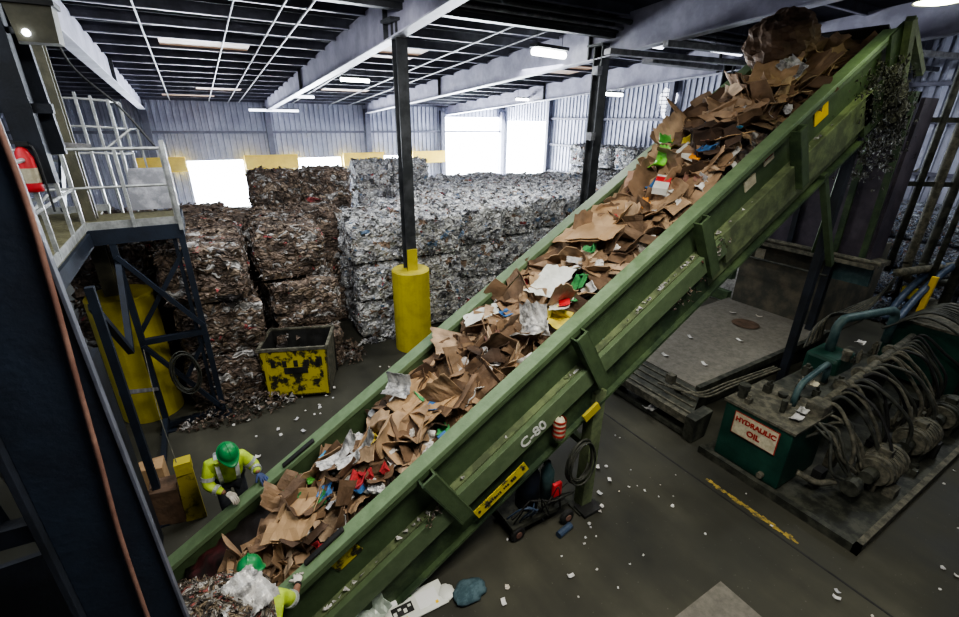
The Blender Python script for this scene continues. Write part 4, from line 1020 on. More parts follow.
# caged stair rails behind
st = empty('stair_cage', (-1.5, 11.4, DZ), 'pale railed stair cage rising behind the platform at the far left', 'stairs')
def spart(name, mat, mk): b = MB(); mk(b); return b.build(name, mat, st)
for k, (x, y) in enumerate(((-1.55, 11.0), (-1.35, 11.05), (-1.12, 11.1), (-1.0, 11.6), (-1.2, 12.0))):
    spart('post', 'rail_white', lambda b: b.bar((x, y, DZ - .1), (x, y, 5.85 - .05 * k), .04, .04))
for z in (5.75, 5.3, 4.85): spart('rail', 'rail_white', lambda b: b.tube([(-2.2, 10.9, z), (-1.55, 11.0, z), (-1.12, 11.1, z - .03), (-1.0, 11.6, z - .05), (-1.2, 12.0, z - .05)], .02, 6))
spart('rail', 'rail_white', lambda b: b.tube([(-1.35, 11.05, 4.9), (-.9, 11.3, 5.25), (-.82, 11.5, 5.25), (-.82, 11.5, 4.1)], .02, 6))
for k in range(6): spart('tread', 'rail_white', lambda b: b.box((-2.9 + k * .0, 10.9 + k * .28, DZ + k * .2), (-2.2, 11.15 + k * .28, DZ + .03 + k * .2)))
spart('stringer', 'navy', lambda b: b.bar((-2.18, 10.9, DZ), (-2.18, 12.5, DZ + 1.2), .04, .2))
# stair coming down to the lower left: diagonal handrails seen through the posts
for dx in (0,):
    sr = empty('stair_handrail', (-2.3, 8.6, DZ), 'pale diagonal handrail crossing the walkway behind the near posts', 'handrail')
    b = MB(); b.tube([(-2.35, 7.2, DZ + .2), (-1.85, 8.7, DZ + 1.1)], .024, 8); b.build('rail', 'rail_white', sr)
    b = MB(); b.tube([(-2.35, 7.2, DZ - .0), (-1.85, 8.7, DZ + .6)], .02, 8); b.build('rail', 'rail_white', sr)
    for y, z in ((7.4, .9), (8.5, 1.0)):
        b = MB(); b.bar((-2.28 + (y - 7.4) * .33, y, DZ), (-2.28 + (y - 7.4) * .33, y, DZ + .3 + (y - 7.4) * .6), .04, .04); b.build('post', 'rail_white', sr)
# fire extinguisher
fx = empty('fire_extinguisher', (-1.62, 7.2, DZ + .55), 'red fire extinguisher hung by the walkway rail at the left edge', 'extinguisher')
b = MB(); b.lathe((-1.62, 7.2, DZ + .82), [(.001, 0), (.08, .01), (.085, .06), (.085, .38), (.05, .47), (.02, .5)], 16); b.build('cylinder', 'red', fx, smooth=True)
b = MB(); b.lathe((-1.62, 7.2, DZ + .93), [(.087, 0), (.088, .16)], 16); b.build('label_band', 'sign_cream', fx)
b = MB(); b.box((-1.65, 7.16, DZ + 1.32), (-1.54, 7.24, DZ + 1.37)); b.build('valve', 'black', fx)
b = MB(); b.tube(curve_pts([(-1.58, 7.2, DZ + 1.34), (-1.50, 7.15, DZ + 1.25), (-1.50, 7.13, DZ + .6)]), .012, 6); b.build('nozzle_hose', 'black', fx)
# gear at the upper left corner
ug = empty('control_gear', (-1.5, 7.3, 5.2), 'dark navy machine frame with a lamp box in the upper left corner', 'machine')
def upart(name, mat, mk): b = MB(); mk(b); return b.build(name, mat, ug)
upart('frame_post', 'navy_dark', lambda b: b.box((-1.66, 7.2, 4.75), (-1.42, 7.4, 7.6)))
upart('frame_post', 'navy', lambda b: b.bar((-1.36, 7.5, 5.05), (-1.42, 7.6, 7.4), .14, .10))
upart('frame_rail', 'navy_dark', lambda b: b.bar((-2.2, 7.3, 5.55), (-1.25, 7.3, 5.55), .1, .1))
upart('frame_rail', 'steel_grey', lambda b: b.bar((-1.9, 7.6, 5.2), (-1.1, 7.9, 5.12), .06, .05))
upart('lamp_box', 'olive', lambda b: b.hexa([(-1.30, 7.0, 6.18), (-.98, 7.0, 6.18), (-.98, 7.3, 6.18), (-1.36, 7.3, 6.18), (-1.34, 7.0, 6.52), (-.96, 7.0, 6.52), (-.96, 7.3, 6.52), (-1.36, 7.3, 6.52)]))
upart('box_lid', 'black', lambda b: b.box((-1.37, 6.97, 6.52), (-.93, 7.33, 6.57)))
upart('support', 'navy_dark', lambda b: b.bar((-1.2, 7.15, 6.57), (-1.2, 7.15, 8.1), .08, .08))
upart('bracket', 'steel_dark', lambda b: b.bar((-1.45, 7.3, 6.3), (-1.25, 7.2, 6.3), .06, .06))
upart('indicator_lamp', emit('indicator', (.8, .85, 1), 9), lambda b: b.lathe((-1.22, 6.985, 6.26), [(.001, -.02), (.03, -.015), (.035, .01)], 12, 'y'))
b = MB(); b.tube(curve_pts([(-1.4, 9.5, 7.0), (-1.3, 9.6, 6.2), (-.8, 9.2, 5.6), (-.45, 9.05, 5.0)]), .018, 6); tag(b.build('power_cable', 'black', smooth=True), 'black cable swooping from the roof beam down to the platform rail', 'cable')
coil('hose_coil', (-.85, 8.93, 1.15), .26, 6, .013, 'hose', 'coil of dark hose hung on the navy tower before the brown bales', sag=1.5)

# ------------------------------------------------------------------ foreground column at left
fc = empty('foreground_column', (-.75, 2.65, 0), 'large dark navy steel column close to the camera at lower left', 'column')
def fpart(name, mat, mk, lab=None):
    b = MB(); mk(b); o = b.build(name, mat, fc, bevel=.003)
    if lab: o['label'] = lab
    return o
fpart('web', 'navy', lambda b: b.hexa([(-1.03, 2.66, 0), (-.57, 2.66, 0), (-.57, 2.69, 0), (-1.03, 2.69, 0), (-1.03, 2.66, 7.6), (-.68, 2.66, 7.6), (-.68, 2.69, 7.6), (-1.03, 2.69, 7.6)]))
fpart('flange', 'grey_edge', lambda b: b.hexa([(-.572, 2.64, 0), (-.556, 2.64, 0), (-.556, 2.70, 0), (-.572, 2.70, 0), (-.682, 2.64, 7.6), (-.666, 2.64, 7.6), (-.666, 2.70, 7.6), (-.682, 2.70, 7.6)]))
fpart('flange', 'navy_dark', lambda b: b.box((-1.06, 2.60, 0), (-1.03, 2.9, 7.6)))
fpart('rear_plate', 'navy_dark', lambda b: b.box((-1.03, 2.71, 0), (-.70, 2.73, 7.6)))
b = MB(); b.tube(curve_pts([(-.80, 2.64, 1.2), (-.78, 2.64, 2.4), (-.755, 2.64, 3.28), (-.72, 2.64, 3.8), (-.69, 2.64, 4.28), (-.655, 2.64, 4.8), (-.635, 2.64, 5.29), (-.66, 2.64, 6.2)]), .013, 8); o = b.build('hose', 'rust_hose', fc, smooth=True); o['label'] = 'rusty pinkish hose strapped down the column face'
# dark machine frame left of it
mf = empty('machine_frame', (-1.6, 3.0, 0), 'near black machine frame in the bottom left corner behind the navy column', 'machine')
def mpart(name, mat, mk): b = MB(); mk(b); return b.build(name, mat, mf)
mpart('upper_panel', 'black', lambda b: b.box((-3.4, 4.0, 3.2), (-1.3, 4.04, 4.5)))
mpart('cross_beam', 'navy_dark', lambda b: b.bar((-3.4, 3.55, 3.0), (-1.22, 3.35, 3.0), .1, .14))
mpart('upright', 'navy', lambda b: b.bar((-1.52, 3.4, 3.0), (-1.75, 3.7, 4.3), .14, .06))
mpart('upright', 'navy_dark', lambda b: b.bar((-1.22, 3.3, 0), (-1.22, 3.3, 3.9), .1, .1))
mpart('yellow_edge', 'dust_metal', lambda b: b.bar((-1.30, 3.35, 3.05), (-1.42, 3.45, 3.6), .03, .03))
mpart('lower_panel', 'navy_dark', lambda b: b.box((-3.4, 3.2, 0), (-1.0, 3.24, 2.9)))
mpart('side_panel', 'navy_dark', lambda b: b.box((-1.42, 4.2, 0), (-1.36, 6.3, 3.0)))
# yellow leaning plate and boxes beside the worker
t = empty('yellow_stanchion', (-.92, 6.35, 0), 'worn yellow steel stanchion left of the standing worker', 'stanchion')
b = MB(); b.hexa([(-1.08, 6.42, 0), (-.82, 6.38, 0), (-.82, 6.45, 0), (-1.08, 6.49, 0), (-1.04, 6.50, .98), (-.84, 6.46, .98), (-.84, 6.53, .98), (-1.04, 6.57, .98)]); b.build('plate', 'yellow_worn', t)
t.children[0].data.materials.clear(); t.children[0].data.materials.append(paint('stanchion_yellow', (.07, .06, .02), (.30, .25, .03), 6, .7, lo=.35, hi=.48))
b = MB(); b.box((-1.04, 6.44, .8), (-.84, 6.62, .99)); b.build('head', 'yellow', t)
b = MB(); b.hexa([(-1.42, 6.5, 0), (-1.06, 6.42, 0), (-1.06, 6.8, 0), (-1.42, 6.85, 0), (-1.42, 6.5, .62), (-1.08, 6.42, .62), (-1.08, 6.8, .6), (-1.42, 6.85, .6)]); tag(b.build('cardboard_box', 'card_dark', bevel=.01), 'brown cardboard box standing left of the yellow stanchion', 'box')
b = MB(); b.hexa([(-1.7, 7.3, 0), (-1.3, 7.2, 0), (-1.3, 7.6, 0), (-1.7, 7.6, 0), (-1.7, 7.3, .5), (-1.3, 7.2, .5), (-1.3, 7.6, .45), (-1.7, 7.6, .45)]); tag(b.build('cardboard_box', 'card_tan', bevel=.01), 'tan cardboard box behind the navy tower post', 'box')
b = MB(); b.tube(curve_pts([(-1.0, 6.5, .98), (-1.15, 7.3, 1.4), (-1.3, 8.6, 1.9)]), .006, 5); tag(b.build('tether_rope', 'dust_metal'), 'thin yellowish rope from the stanchion up to the tower', 'rope')
#PART4
# ------------------------------------------------------------------ baler and hopper on the right
bl = empty('baler', (12.5, 5.3, 0), 'large dark baler with hopper under the conveyor head', 'baler')
def bpart(name, mat, mk, parent=None, lab=None, smooth=False):
    b = MB(); mk(b); o = b.build(name, mat, parent or bl, smooth=smooth)
    if lab: o['label'] = lab
    return o
bed = bpart('bed_plate', 'plate', lambda b: b.add([(7.75, 4.42, .62), (13.1, 4.42, .62), (13.1, 7.1, .62), (10.2, 7.0, .62), (7.75, 5.9, .62), (7.75, 4.42, .57), (13.1, 4.42, .57), (13.1, 7.1, .57), (10.2, 7.0, .57), (7.75, 5.9, .57)],
      [(0, 1, 2, 3, 4), (5, 9, 8, 7, 6), (0, 5, 6, 1), (1, 6, 7, 2), (2, 7, 8, 3), (3, 8, 9, 4), (4, 9, 5, 0)]))
bpart('bed_side', 'plate_dark', lambda b: b.box((7.8, 4.40, .05), (13.1, 4.48, .57)))
# sloping front nose with open pockets
bpart('nose_top', 'plate_dark', lambda b: b.hexa([(7.0, 3.95, .36), (7.0, 5.75, .36), (7.76, 5.85, .54), (7.76, 4.3, .54), (7.0, 3.95, .42), (7.0, 5.75, .42), (7.76, 5.85, .60), (7.76, 4.3, .60)]))
for k in range(4): bpart('nose_rib', 'dust_metal', lambda b: b.bar((7.1 + k * .17, 4.05 + k * .07, .45 + k * .04), (7.1 + k * .17, 5.78, .45 + k * .04), .035, .04))
bpart('nose_beam', 'dust_metal', lambda b: b.box((6.93, 3.9, .30), (7.03, 5.8, .46)))
bpart('nose_lower_beam', 'plate_dark', lambda b: b.box((6.93, 3.9, .04), (7.0, 5.75, .12)))
bpart('nose_end', 'plate_dark', lambda b: b.hexa([(6.9, 3.8, .02), (7.3, 3.8, .02), (7.3, 4.0, .02), (6.9, 4.0, .02), (6.9, 3.8, .5), (7.4, 3.8, .56), (7.4, 4.0, .56), (6.9, 4.0, .5)]))
bpart('nose_end', 'plate_dark', lambda b: b.box((6.9, 5.7, .02), (7.3, 5.85, .46)))
bpart('edge_rail', 'plate_dark', lambda b: b.box((7.7, 4.30, .52), (13.0, 4.40, .68)))
for k in range(3): bpart('pipe_run', 'dust_metal', lambda b: b.tube(curve_pts([(7.2 + .1 * k, 4.9 - .1 * k, .62), (7.5, 4.25 - .08 * k, .66), (8.3, 4.12 - .07 * k, .72), (9.5, 3.9 - .06 * k, .85)]), .022, 7), smooth=True)
bpart('valve_body', 'dust_metal', lambda b: (b.box((7.42, 4.75, .6), (7.56, 4.9, .78)),))
bpart('lower_wall', 'hopper_low', lambda b: b.box((13.0, 4.85, .62), (13.1, 6.95, 2.42)))
bpart('label_sheet', 'sign_cream', lambda b: b.box((12.985, 6.35, 2.0), (13.0, 6.6, 2.3)))
bpart('side_wall', 'hopper_low', lambda b: b.box((13.0, 4.78, .05), (16.5, 4.85, 2.42)))
bpart('strong_post', 'navy_dark', lambda b: b.bar((12.75, 4.7, 0), (12.75, 4.7, 2.5), .16, .16))
bpart('walk_ledge', 'dust_metal', lambda b: b.box((12.25, 3.7, 2.56), (13.1, 7.4, 2.66)))
bpart('ledge_pipe', 'dust_metal', lambda b: b.tube([(12.25, 7.3, 2.72), (12.28, 5.5, 2.73), (12.25, 3.6, 2.72)], .05, 8))
bpart('ledge_rail', 'plate_dark', lambda b: b.tube([(12.25, 7.3, 2.2), (12.25, 4.5, 2.2)], .03, 8))
bpart('hopper_face', 'hopper', lambda b: b.hexa([(12.6, 4.0, 2.66), (12.6, 7.0, 2.66), (12.7, 7.0, 2.66), (12.7, 4.0, 2.66), (12.4, 4.0, 6.1), (12.4, 6.6, 6.1), (12.5, 6.6, 6.1), (12.5, 4.0, 6.1)]))
bpart('hopper_side', 'hopper', lambda b: b.box((12.6, 3.95, 2.66), (13.3, 4.02, 6.0)))
for y in (4.05, 4.6, 5.6, 6.3): bpart('hopper_stiffener', 'green_dark' if y < 5 else 'navy_dark', lambda b: b.bar((12.5, y, 2.66), (12.32, y, 6.0), .06, .12))
bpart('hopper_brace', 'green', lambda b: b.bar((12.2, 4.9, 2.7), (11.2, 4.4, 5.6), .09, .12))
bpart('chute_beam', 'green_dark', lambda b: b.box((12.2, 4.0, 5.9), (12.5, 6.6, 6.1)))
bpart('chute_panel', 'teal_pipe', lambda b: b.box((12.9, 3.9, 2.0), (13.0, 4.85, 2.55)))
# dark skip behind the bed
bpart('rear_beam', 'green_dark', lambda b: b.box((13.0, 7.1, 1.2), (13.2, 8.6, 1.6)))
bpart('rear_beam', 'green_dark', lambda b: b.box((13.0, 7.1, .5), (13.2, 8.6, .8)))
tagp = MB(); tagp.hexa([(14.2, 7.4, 0), (15.8, 7.4, 0), (15.8, 8.8, 0), (14.2, 8.8, 0), (14.2, 7.4, 1.5), (15.7, 7.5, 1.7), (15.7, 8.7, 1.6), (14.3, 8.8, 1.5)]); tag(tagp.build('wrapped_bale', 'silver_bag', bevel=.05), 'pale wrapped bale half hidden beyond the baler bed', 'bale')
# vertical hydraulic risers, and wall pipes beyond
for k, (x, y, r, m) in enumerate(((13.6, 3.85, .07, 'plate_dark'), (13.9, 3.62, .09, 'dust_metal'), (14.2, 3.42, .09, 'plate_dark'), (14.0, 3.15, .06, 'plate_dark'), (14.6, 2.9, .10, 'plate_dark'))):
    b = MB(); b.tube([(x, y, 2.3 if k < 3 else 0), (x, y, roofz(y) - .1)], r, 10)
    if k in (1, 2): b = MB(); b.tube(curve_pts([(x + .6, y - .45, 2.05), (x + .12, y - .1, 2.12), (x, y, 2.5), (x, y, 3.2), (x, y, roofz(y) - .1)], 6), r, 10)
    tag(b.build('riser_pipe', m, smooth=True), ['thin dark riser pipe against the hopper side', 'dusty bent riser pipe right of the hopper', 'dark bent riser pipe, second right of the hopper', 'thin dark vertical pipe right of the bent risers', 'thick dark vertical post at the far right edge'][k], 'pipe')
b = MB(); b.tube([(13.0, 3.5, 2.45), (16.0, 2.9, 2.4)], .09, 10); tag(b.build('cross_pipe', 'dust_metal', smooth=True), 'dusty horizontal pipe below the risers in front of the can bales', 'pipe')
b = MB()
for z in (4.3, 5.6):
    b = MB(); b.bar((13.4, 4.0, z), (15.2, 2.7, z), .06, .1); b.build('clamp_bar', 'plate_dark', bl)
# shaggy lint and caught scraps under the conveyor head
b = MB(); rr = random.Random(4)
for cx_, cn_, r_ in ((9.35, -.75, .17), (9.4, -1.1, .20), (9.55, -1.45, .14), (9.3, -.4, .12)):
    q_ = ball_mesh(r_, cn_ * 9, .5, 14, 10, 1.3); c_ = C(cx_, 3.62, cn_) + V((.35, 0, 0)); b.add([v_ + c_ for v_ in q_.v], q_.f)
for k in range(1500):
    f = rr.random(); base = C(9.35 + rr.gauss(0, .26), 3.60 + rr.uniform(-.12, .25), -.35 - f * 1.35 + rr.uniform(-.1, .1)) + V((f * .55, 0, 0))
    s = rr.uniform(.012, .04); b.add([base + V((rr.uniform(-s, s), rr.uniform(-s, s), rr.uniform(-s, s) * 1.8)) for _ in range(4)], [(0, 1, 2), (0, 2, 3)])
tag(b.build('hanging_lint', 'dust_shag'), 'grey shaggy lint and scraps hanging from the conveyor head', 'lint', kind='stuff')
b = MB()
for k in range(300):
    base = V((11.2 + rr.gauss(0, .35), 4.1 + rr.gauss(0, .25), 5.0 + rr.gauss(0, .35))); s = rr.uniform(.03, .1); b.add([base + V((rr.uniform(-s, s), rr.uniform(-s, s), rr.uniform(-s, s))) for _ in range(4)], [(0, 1, 2), (0, 2, 3)])
tag(b.build('falling_scraps', 'dust_shag'), 'dusty scraps piled at the hopper mouth under the conveyor head', 'scraps', kind='stuff')

# ------------------------------------------------------------------ hydraulic power unit
hy = empty('hydraulic_unit', (9, 2.5, 0), 'grimy hydraulic power unit on a low steel skid at lower right', 'machine')
def hp(name, mat, mk, parent=None, lab=None, smooth=False, bevel=0):
    b = MB(); mk(b); o = b.build(name, mat, parent or hy, smooth=smooth, bevel=bevel)
    if lab: o['label'] = lab
    return o
hp('skid_plate', 'plate_dark', lambda b: b.box((6.88, 1.2, .02), (12.6, 3.6, .07)))
hp('skid_rail', 'plate_dark', lambda b: b.box((6.82, 1.14, 0), (6.92, 3.6, .14)))
hp('skid_rail', 'dust_metal', lambda b: b.box((6.82, 1.14, 0), (12.6, 1.22, .14)))
tank = hp('oil_tank', 'tank_green', lambda b: b.box((7.0, 2.34, .08), (8.15, 3.42, 1.15)), bevel=.02, lab='dark green oil tank with the HYDRAULIC OIL sign')
hp('tank_lid', 'dust_metal', lambda b: b.box((6.97, 2.31, 1.15), (8.18, 3.45, 1.19)), tank)
hp('drain_plug', 'dust_metal', lambda b: b.cyl((6.92, 2.6, .2), (7.0, 2.6, .2), .05, 12), tank)
sgn = hp('oil_sign', 'sign_cream', lambda b: b.box((6.97, 2.52, .68), (6.995, 3.20, 1.06)), tank, 'cream sign with red HYDRAULIC OIL lettering')
hp('sign_border', 'sign_red', lambda b: b.box((6.966, 2.50, .66), (6.969 + .004, 3.22, 1.08)), sgn)
sgn2 = hp('sign_field', 'sign_cream', lambda b: b.box((6.958, 2.515, .675), (6.966, 3.205, 1.065)), sgn)
def sub_text(body, z, size):
    o = text_mesh('sign_lettering', body, size, 'sign_red', sgn, (6.955, 2.86, z), (0, -1, 0), (0, 0, 1), bold=.0055)
    return o
sub_text('HYDRAULIC', .955, .118); sub_text('OIL', .79, .135)
def arch(p, q, hgt, r, mat, lab=None):
    p, q = V(p), V(q); m = (p + q) / 2 + V((0, 0, hgt))
    return hp('arched_pipe', mat, lambda b: b.tube(curve_pts([p, p + V((0, 0, hgt * .7)), p.lerp(m, .45) + V((0, 0, hgt * .52)), m + V((0, 0, 0)), q.lerp(m, .45) + V((0, 0, hgt * .52)), q + V((0, 0, hgt * .7)), q], 5), r, 12), smooth=True, lab=lab)
def hoop(p, q, h, r, mat, lab, rc_=.16):
    p, q = V(p), V(q); d = (q - p).normalized(); pts = [p, p + V((0, 0, h - rc_))]
    for k in range(1, 6): a = PI / 2 * k / 5; pts.append(p + V((0, 0, h - rc_)) + d * rc_ * (1 - math.cos(a)) + V((0, 0, rc_ * math.sin(a))))
    for k in range(0, 6): a = PI / 2 * k / 5; pts.append(q + V((0, 0, h - rc_)) - d * rc_ * (1 - math.sin(a)) + V((0, 0, rc_ * math.cos(a))))
    pts.append(q)
    return hp('arched_pipe', mat, lambda b: b.tube(pts, r, 12), smooth=True, lab=lab)
hoop((7.75, 2.75, 1.15), (9.0, 2.85, 1.2), .42, .05, 'teal_pipe', 'small teal arched pipe over the oil tank', .2)
hoop((10.3, 3.35, 1.2), (12.0, 3.0, 1.2), .75, .085, 'teal_pipe', 'large dusty teal arched pipe at the back', .22)
# manifold
hp('manifold_pipe', 'dust_metal', lambda b: b.tube([(8.0, 2.45, 1.28), (12.6, 2.75, 1.28)], .075, 12), smooth=True)
hp('manifold_head', 'dust_metal', lambda b: b.box((7.75, 2.32, 1.18), (8.08, 2.58, 1.38)), bevel=.02)
for x in (8.9, 9.7, 10.5, 11.3): hp('flange', 'dust_metal', lambda b: b.cyl((x, 2.5 + (x - 8) * .065, 1.28), (x + .09, 2.5 + (x - 8) * .065, 1.28), .12, 14))
# big machine bodies
hp('pump_housing', 'tank_green', lambda b: b.box((9.9, 3.0, .6), (10.7, 3.6, 1.28)), bevel=.08)
hp('pump_housing', 'plate_dark', lambda b: b.box((8.5, 2.7, .1), (11.8, 3.5, .95)), bevel=.03)
hp('rear_tank', 'tank_green', lambda b: b.box((13.0, 1.5, .1), (15.2, 3.3, 1.45)), bevel=.02)
hp('rear_tank_rim', 'dust_metal', lambda b: b.box((12.95, 1.45, 1.45), (15.25, 3.35, 1.5)))
def motor(x, y, z, L, r, mat, d=(1, 0, 0), lab=None):
    d = V(d).normalized(); p = V((x, y, z)); q = p + d * L
    m = hp('electric_motor', mat, lambda b: b.tube([p, p + d * .03, p + d * .03, q - d * .05, q], r, 20), lab=lab)
    hp('end_bell', 'dust_metal', lambda b: b.cyl(p - d * .07, p, r * .85, 18), m); hp('coupling', 'plate_dark', lambda b: b.cyl(p - d * .3, p - d * .07, r * .4, 12), m)
    hp('terminal_box', mat, lambda b: b.box(tuple((p + d * L * .4) + V((-.09, -.08, r * .8))), tuple((p + d * L * .4) + V((.09, .08, r * .8 + .14)))), m, bevel=.01)
    for k in range(6): 
        c0 = p + d * (.1 + (L - .2) * k / 5); hp('cooling_fin', mat, lambda b: b.cyl(c0 - d * .008, c0 + d * .008, r * 1.05, 18), m)
    hp('mount_foot', 'plate_dark', lambda b: b.box((min(p.x, q.x) + .05, y - r * .8, .07), (max(p.x, q.x) - .05, y + r * .8, z - r * .7)), m)
    return m
motor(8.35, 1.62, .42, .62, .25, 'dust_metal'); motor(9.75, 1.62, .42, .66, .25, 'dust_metal'); motor(11.2, 1.62, .42, .66, .25, 'plate_dark')
for x in (7.75, 9.3, 10.8): hp('gear_pump', 'plate_dark', lambda b: (b.lathe((x, 1.66, .38), [(.001, -.14), (.13, -.14), (.13, .02), (.09, .04), (.09, .14), (.001, .15)], 14, 'x')))
hp('return_pipe', 'dust_metal', lambda b: b.tube(curve_pts([(7.3, 2.25, .38), (7.45, 2.0, .3), (7.65, 1.85, .35)]), .05, 10), smooth=True)
# fittings on lids
rr = random.Random(8)
for k in range(26):
    x = rr.uniform(7.1, 12.2); y = rr.uniform(2.65, 3.4) if x > 8.3 else rr.uniform(2.55, 3.35); z0 = 1.19 if x < 8.15 else (.95 if not 9.9 < x < 10.7 else 1.28); r = rr.uniform(.035, .09); h = rr.uniform(.06, .24)
    m = rr.choice(['plate_dark', 'dust_metal', 'plate_dark'])
    if k % 3: hp('valve_block', m, lambda b: (b.box((x - r, y - r * .8, z0), (x + r, y + r * .8, z0 + h)), b.cyl((x, y, z0 + h), (x, y, z0 + h + .06), r * .5, 10)), bevel=.004)
    else: hp('filler_cap', m, lambda b: b.lathe((x, y, z0), [(r, 0), (r, h * .6), (r * 1.25, h * .62), (r * 1.2, h), (.001, h * 1.02)], 14))
for k in range(22):
    x = rr.uniform(7.2, 12); y = rr.uniform(1.3, 2.4); s = rr.uniform(.05, .13); z = rr.uniform(.07, .4)
    if x < 8.2 and y > 2.1: continue
    hp('valve_block', rr.choice(['plate_dark', 'dust_metal', 'black']), lambda b: b.box((x - s, y - s * .7, .07), (x + s, y + s * .7, .07 + z)), bevel=.006)
# hoses cascading from the manifold
for k in range(24):
    x = 8.05 + k * .19 + rr.uniform(-.03, .03); y = 2.42 + (x - 8) * .06; out = rr.uniform(.5, 1.0); dx = rr.uniform(-.1, .45)
    pts = curve_pts([(x, y, 1.3), (x + dx * .2, y - .14, 1.40 + rr.uniform(-.04, .05)), (x + dx * .6, y - out * .55, 1.2 + rr.uniform(-.12, .1)), (x + dx, y - out * .9, .75 + rr.uniform(-.12, .1)), (x + dx * 1.05, y - out * .95, .3)], 7)
    hp('hydraulic_hose', rr.choice(['hose', 'hose', 'dust_metal', 'black']), lambda b: b.tube(pts, rr.uniform(.021, .032), 7), smooth=True)
for k in range(10):
    x = 7.35 + rr.uniform(0, .8); y = 2.3
    pts = curve_pts([(x, 2.38, 1.15 if k % 2 else .9), (x + rr.uniform(-.1, .2), 2.12, 1.1), (x + rr.uniform(0, .3), 1.9, rr.uniform(.5, .8)), (x + rr.uniform(.1, .4), 1.75, .4)], 7)
    hp('hydraulic_hose', rr.choice(['hose', 'dust_metal']), lambda b: b.tube(pts, rr.uniform(.018, .028), 7), smooth=True)
for k in range(10):
    x = rr.uniform(11.5, 13.4)
    pts = curve_pts([(x, 3.1, 1.5), (x + .2, 2.6, 1.9), (x + .5, 2.0, 1.6), (x + .6, 1.7, .9), (x + .5, 1.5, .3)], 7)
    hp('hydraulic_hose', 'hose', lambda b: b.tube(pts, .024, 7), smooth=True)
for k in range(7):
    pts = curve_pts([(10.6 + k * .12, 3.9, 1.0), (11.2, 4.0 - k * .03, 1.4 + .05 * k), (12.3, 3.9 - k * .05, 1.6), (13.4, 3.6, 1.9 + .06 * k)], 7)
    hp('hydraulic_hose', 'dust_metal' if k % 2 else 'hose', lambda b: b.tube(pts, .02, 7), smooth=True)
for k in range(2):
    pts = curve_pts([(12.6, 3.3 - k * .2, 1.5), (13.4, 3.35 - k * .22, 1.9), (14.2, 3.3 - k * .22, 2.3), (14.6, 3.2 - k * .2, 2.5)], 7)
    b = MB(); b.tube(pts, .075, 10); tag(b.build('thick_hose', 'blue_hose', smooth=True), ['thick blue grey hose rising behind the power unit, left one', 'thick blue grey hose rising behind the power unit, right one'][k], 'hose')
ys_ = empty('guard_post', (13.75, 3.1, 0), 'bright yellow post with a bracket before the crushed can bales', 'post')
b = MB(); b.bar((13.75, 3.12, 0), (13.8, 3.04, 2.35), .11, .11); b.build('post', 'yellow_clean', ys_)
b = MB(); b.box((13.7, 3.15, 1.75), (13.85, 3.5, 2.0)); b.build('bracket', 'yellow', ys_)
# rags and bits
for k, (x, y, z, m, l) in enumerate(((8.25, 2.75, 1.42, 'red', 'small white and red rag on the small arched pipe'), (7.35, 2.5, 1.22, 'paper', 'white paper scrap on the oil tank lid'), (7.6, 2.55, 1.22, 'foil', 'second pale scrap on the oil tank lid'), (11.3, 3.2, 1.25, 'paper', 'white scrap lying on the pump body'), (6.98, 4.8, .16, 'foil', 'crumpled striped wrapper in the baler nose pocket'))):
    o = sheet_mesh(.2 if k != 4 else .4, .14, k + 300, .05, .5, 0).build('rag' if k == 0 else 'paper_scrap', m if k else 'sign_cream', None, origin=(0, 0, 0)); o.location = (x, y, z); tag(o, l, 'scrap')
b = MB(); b.lathe((11.6, 5.7, .625), [(.001, .0), (.3, .005), (.33, .015), (.3, .02), (.001, .02)], 20); tag(b.build('brown_disc', 'card_dark'), 'round flattened brown disc on the dusty baler bed', 'disc')
for x, y in ((8.3, 5.6), (8.7, 4.9), (9.6, 5.9), (12.4, 5.8), (12.0, 6.3), (10.5, 5.2)):
    o = sheet_mesh(.16, .07, x, .02, .3, 0).build('paper_scrap', 'paper', None, origin=(0, 0, 0)); o.location = (x, y, .64); o.rotation_euler = (0, 0, x * 7); tag(o, 'small white scrap lying on the dusty baler bed', 'scrap', 'scraps on the baler bed')

# ------------------------------------------------------------------ floor marks and litter
b = MB(); rr = random.Random(3)
for k in range(30):
    y = 3.1 - k * .048; x = 6.34 + .01 * math.sin(k); w_ = rr.uniform(.02, .055)
    b.add([(x - w_, y, .004), (x + w_, y, .004), (x + w_ * rr.uniform(.6, 1), y - .055, .004), (x - w_ * rr.uniform(.6, 1), y - .055, .004)], [(0, 1, 2, 3)])
o = b.build('floor_stripe', paint('faded_yellow_line', (.10, .085, .04), (.42, .30, .05), 12, .8, lo=.4, hi=.55)); o['kind'] = 'structure'; o.name = 'trim_4'
b = MB(); b.box((6.2, -2, .001), (6.23, 8, .003)); o = b.build('trim_5', 'black'); o['kind'] = 'structure'
b = MB(); b.hexa([(3.2, -.5, 0), (4.82, -.5, 0), (4.82, 1.86, 0), (3.2, 1.86, 0), (3.2, -.5, .03), (4.82, -.5, .03), (4.82, 1.86, .03), (3.2, 1.86, .03)]); o = tag(b.build('steel_floor_plate', 'plate'), 'pale dusty plate lying on the floor at the bottom edge', 'plate')
lt = [proto(ball_mesh(random.uniform(.022, .045), s + 400, .5, 8, 6), 'paper_litter', 'paper') for s in range(5)] + [proto(sheet_mesh(.1, .06, s + 410, .03, .5, 0, 5, 4), 'paper_litter', 'paper') for s in range(4)]
rr = random.Random(12)
LIT = [(4.55, 3.75), (4.9, 3.88), (5.35, 3.0), (3.2, 2.9), (2.45, 2.6), (3.55, 3.5), (4.0, 3.4), (4.3, 3.5), (4.25, 3.62), (4.4, 3.55), (4.95, 4.2), (5.1, 4.15), (2.4, 3.2), (2.25, 3.05), (2.2, 2.4), (2.9, 2.1), (3.1, 4.4)]
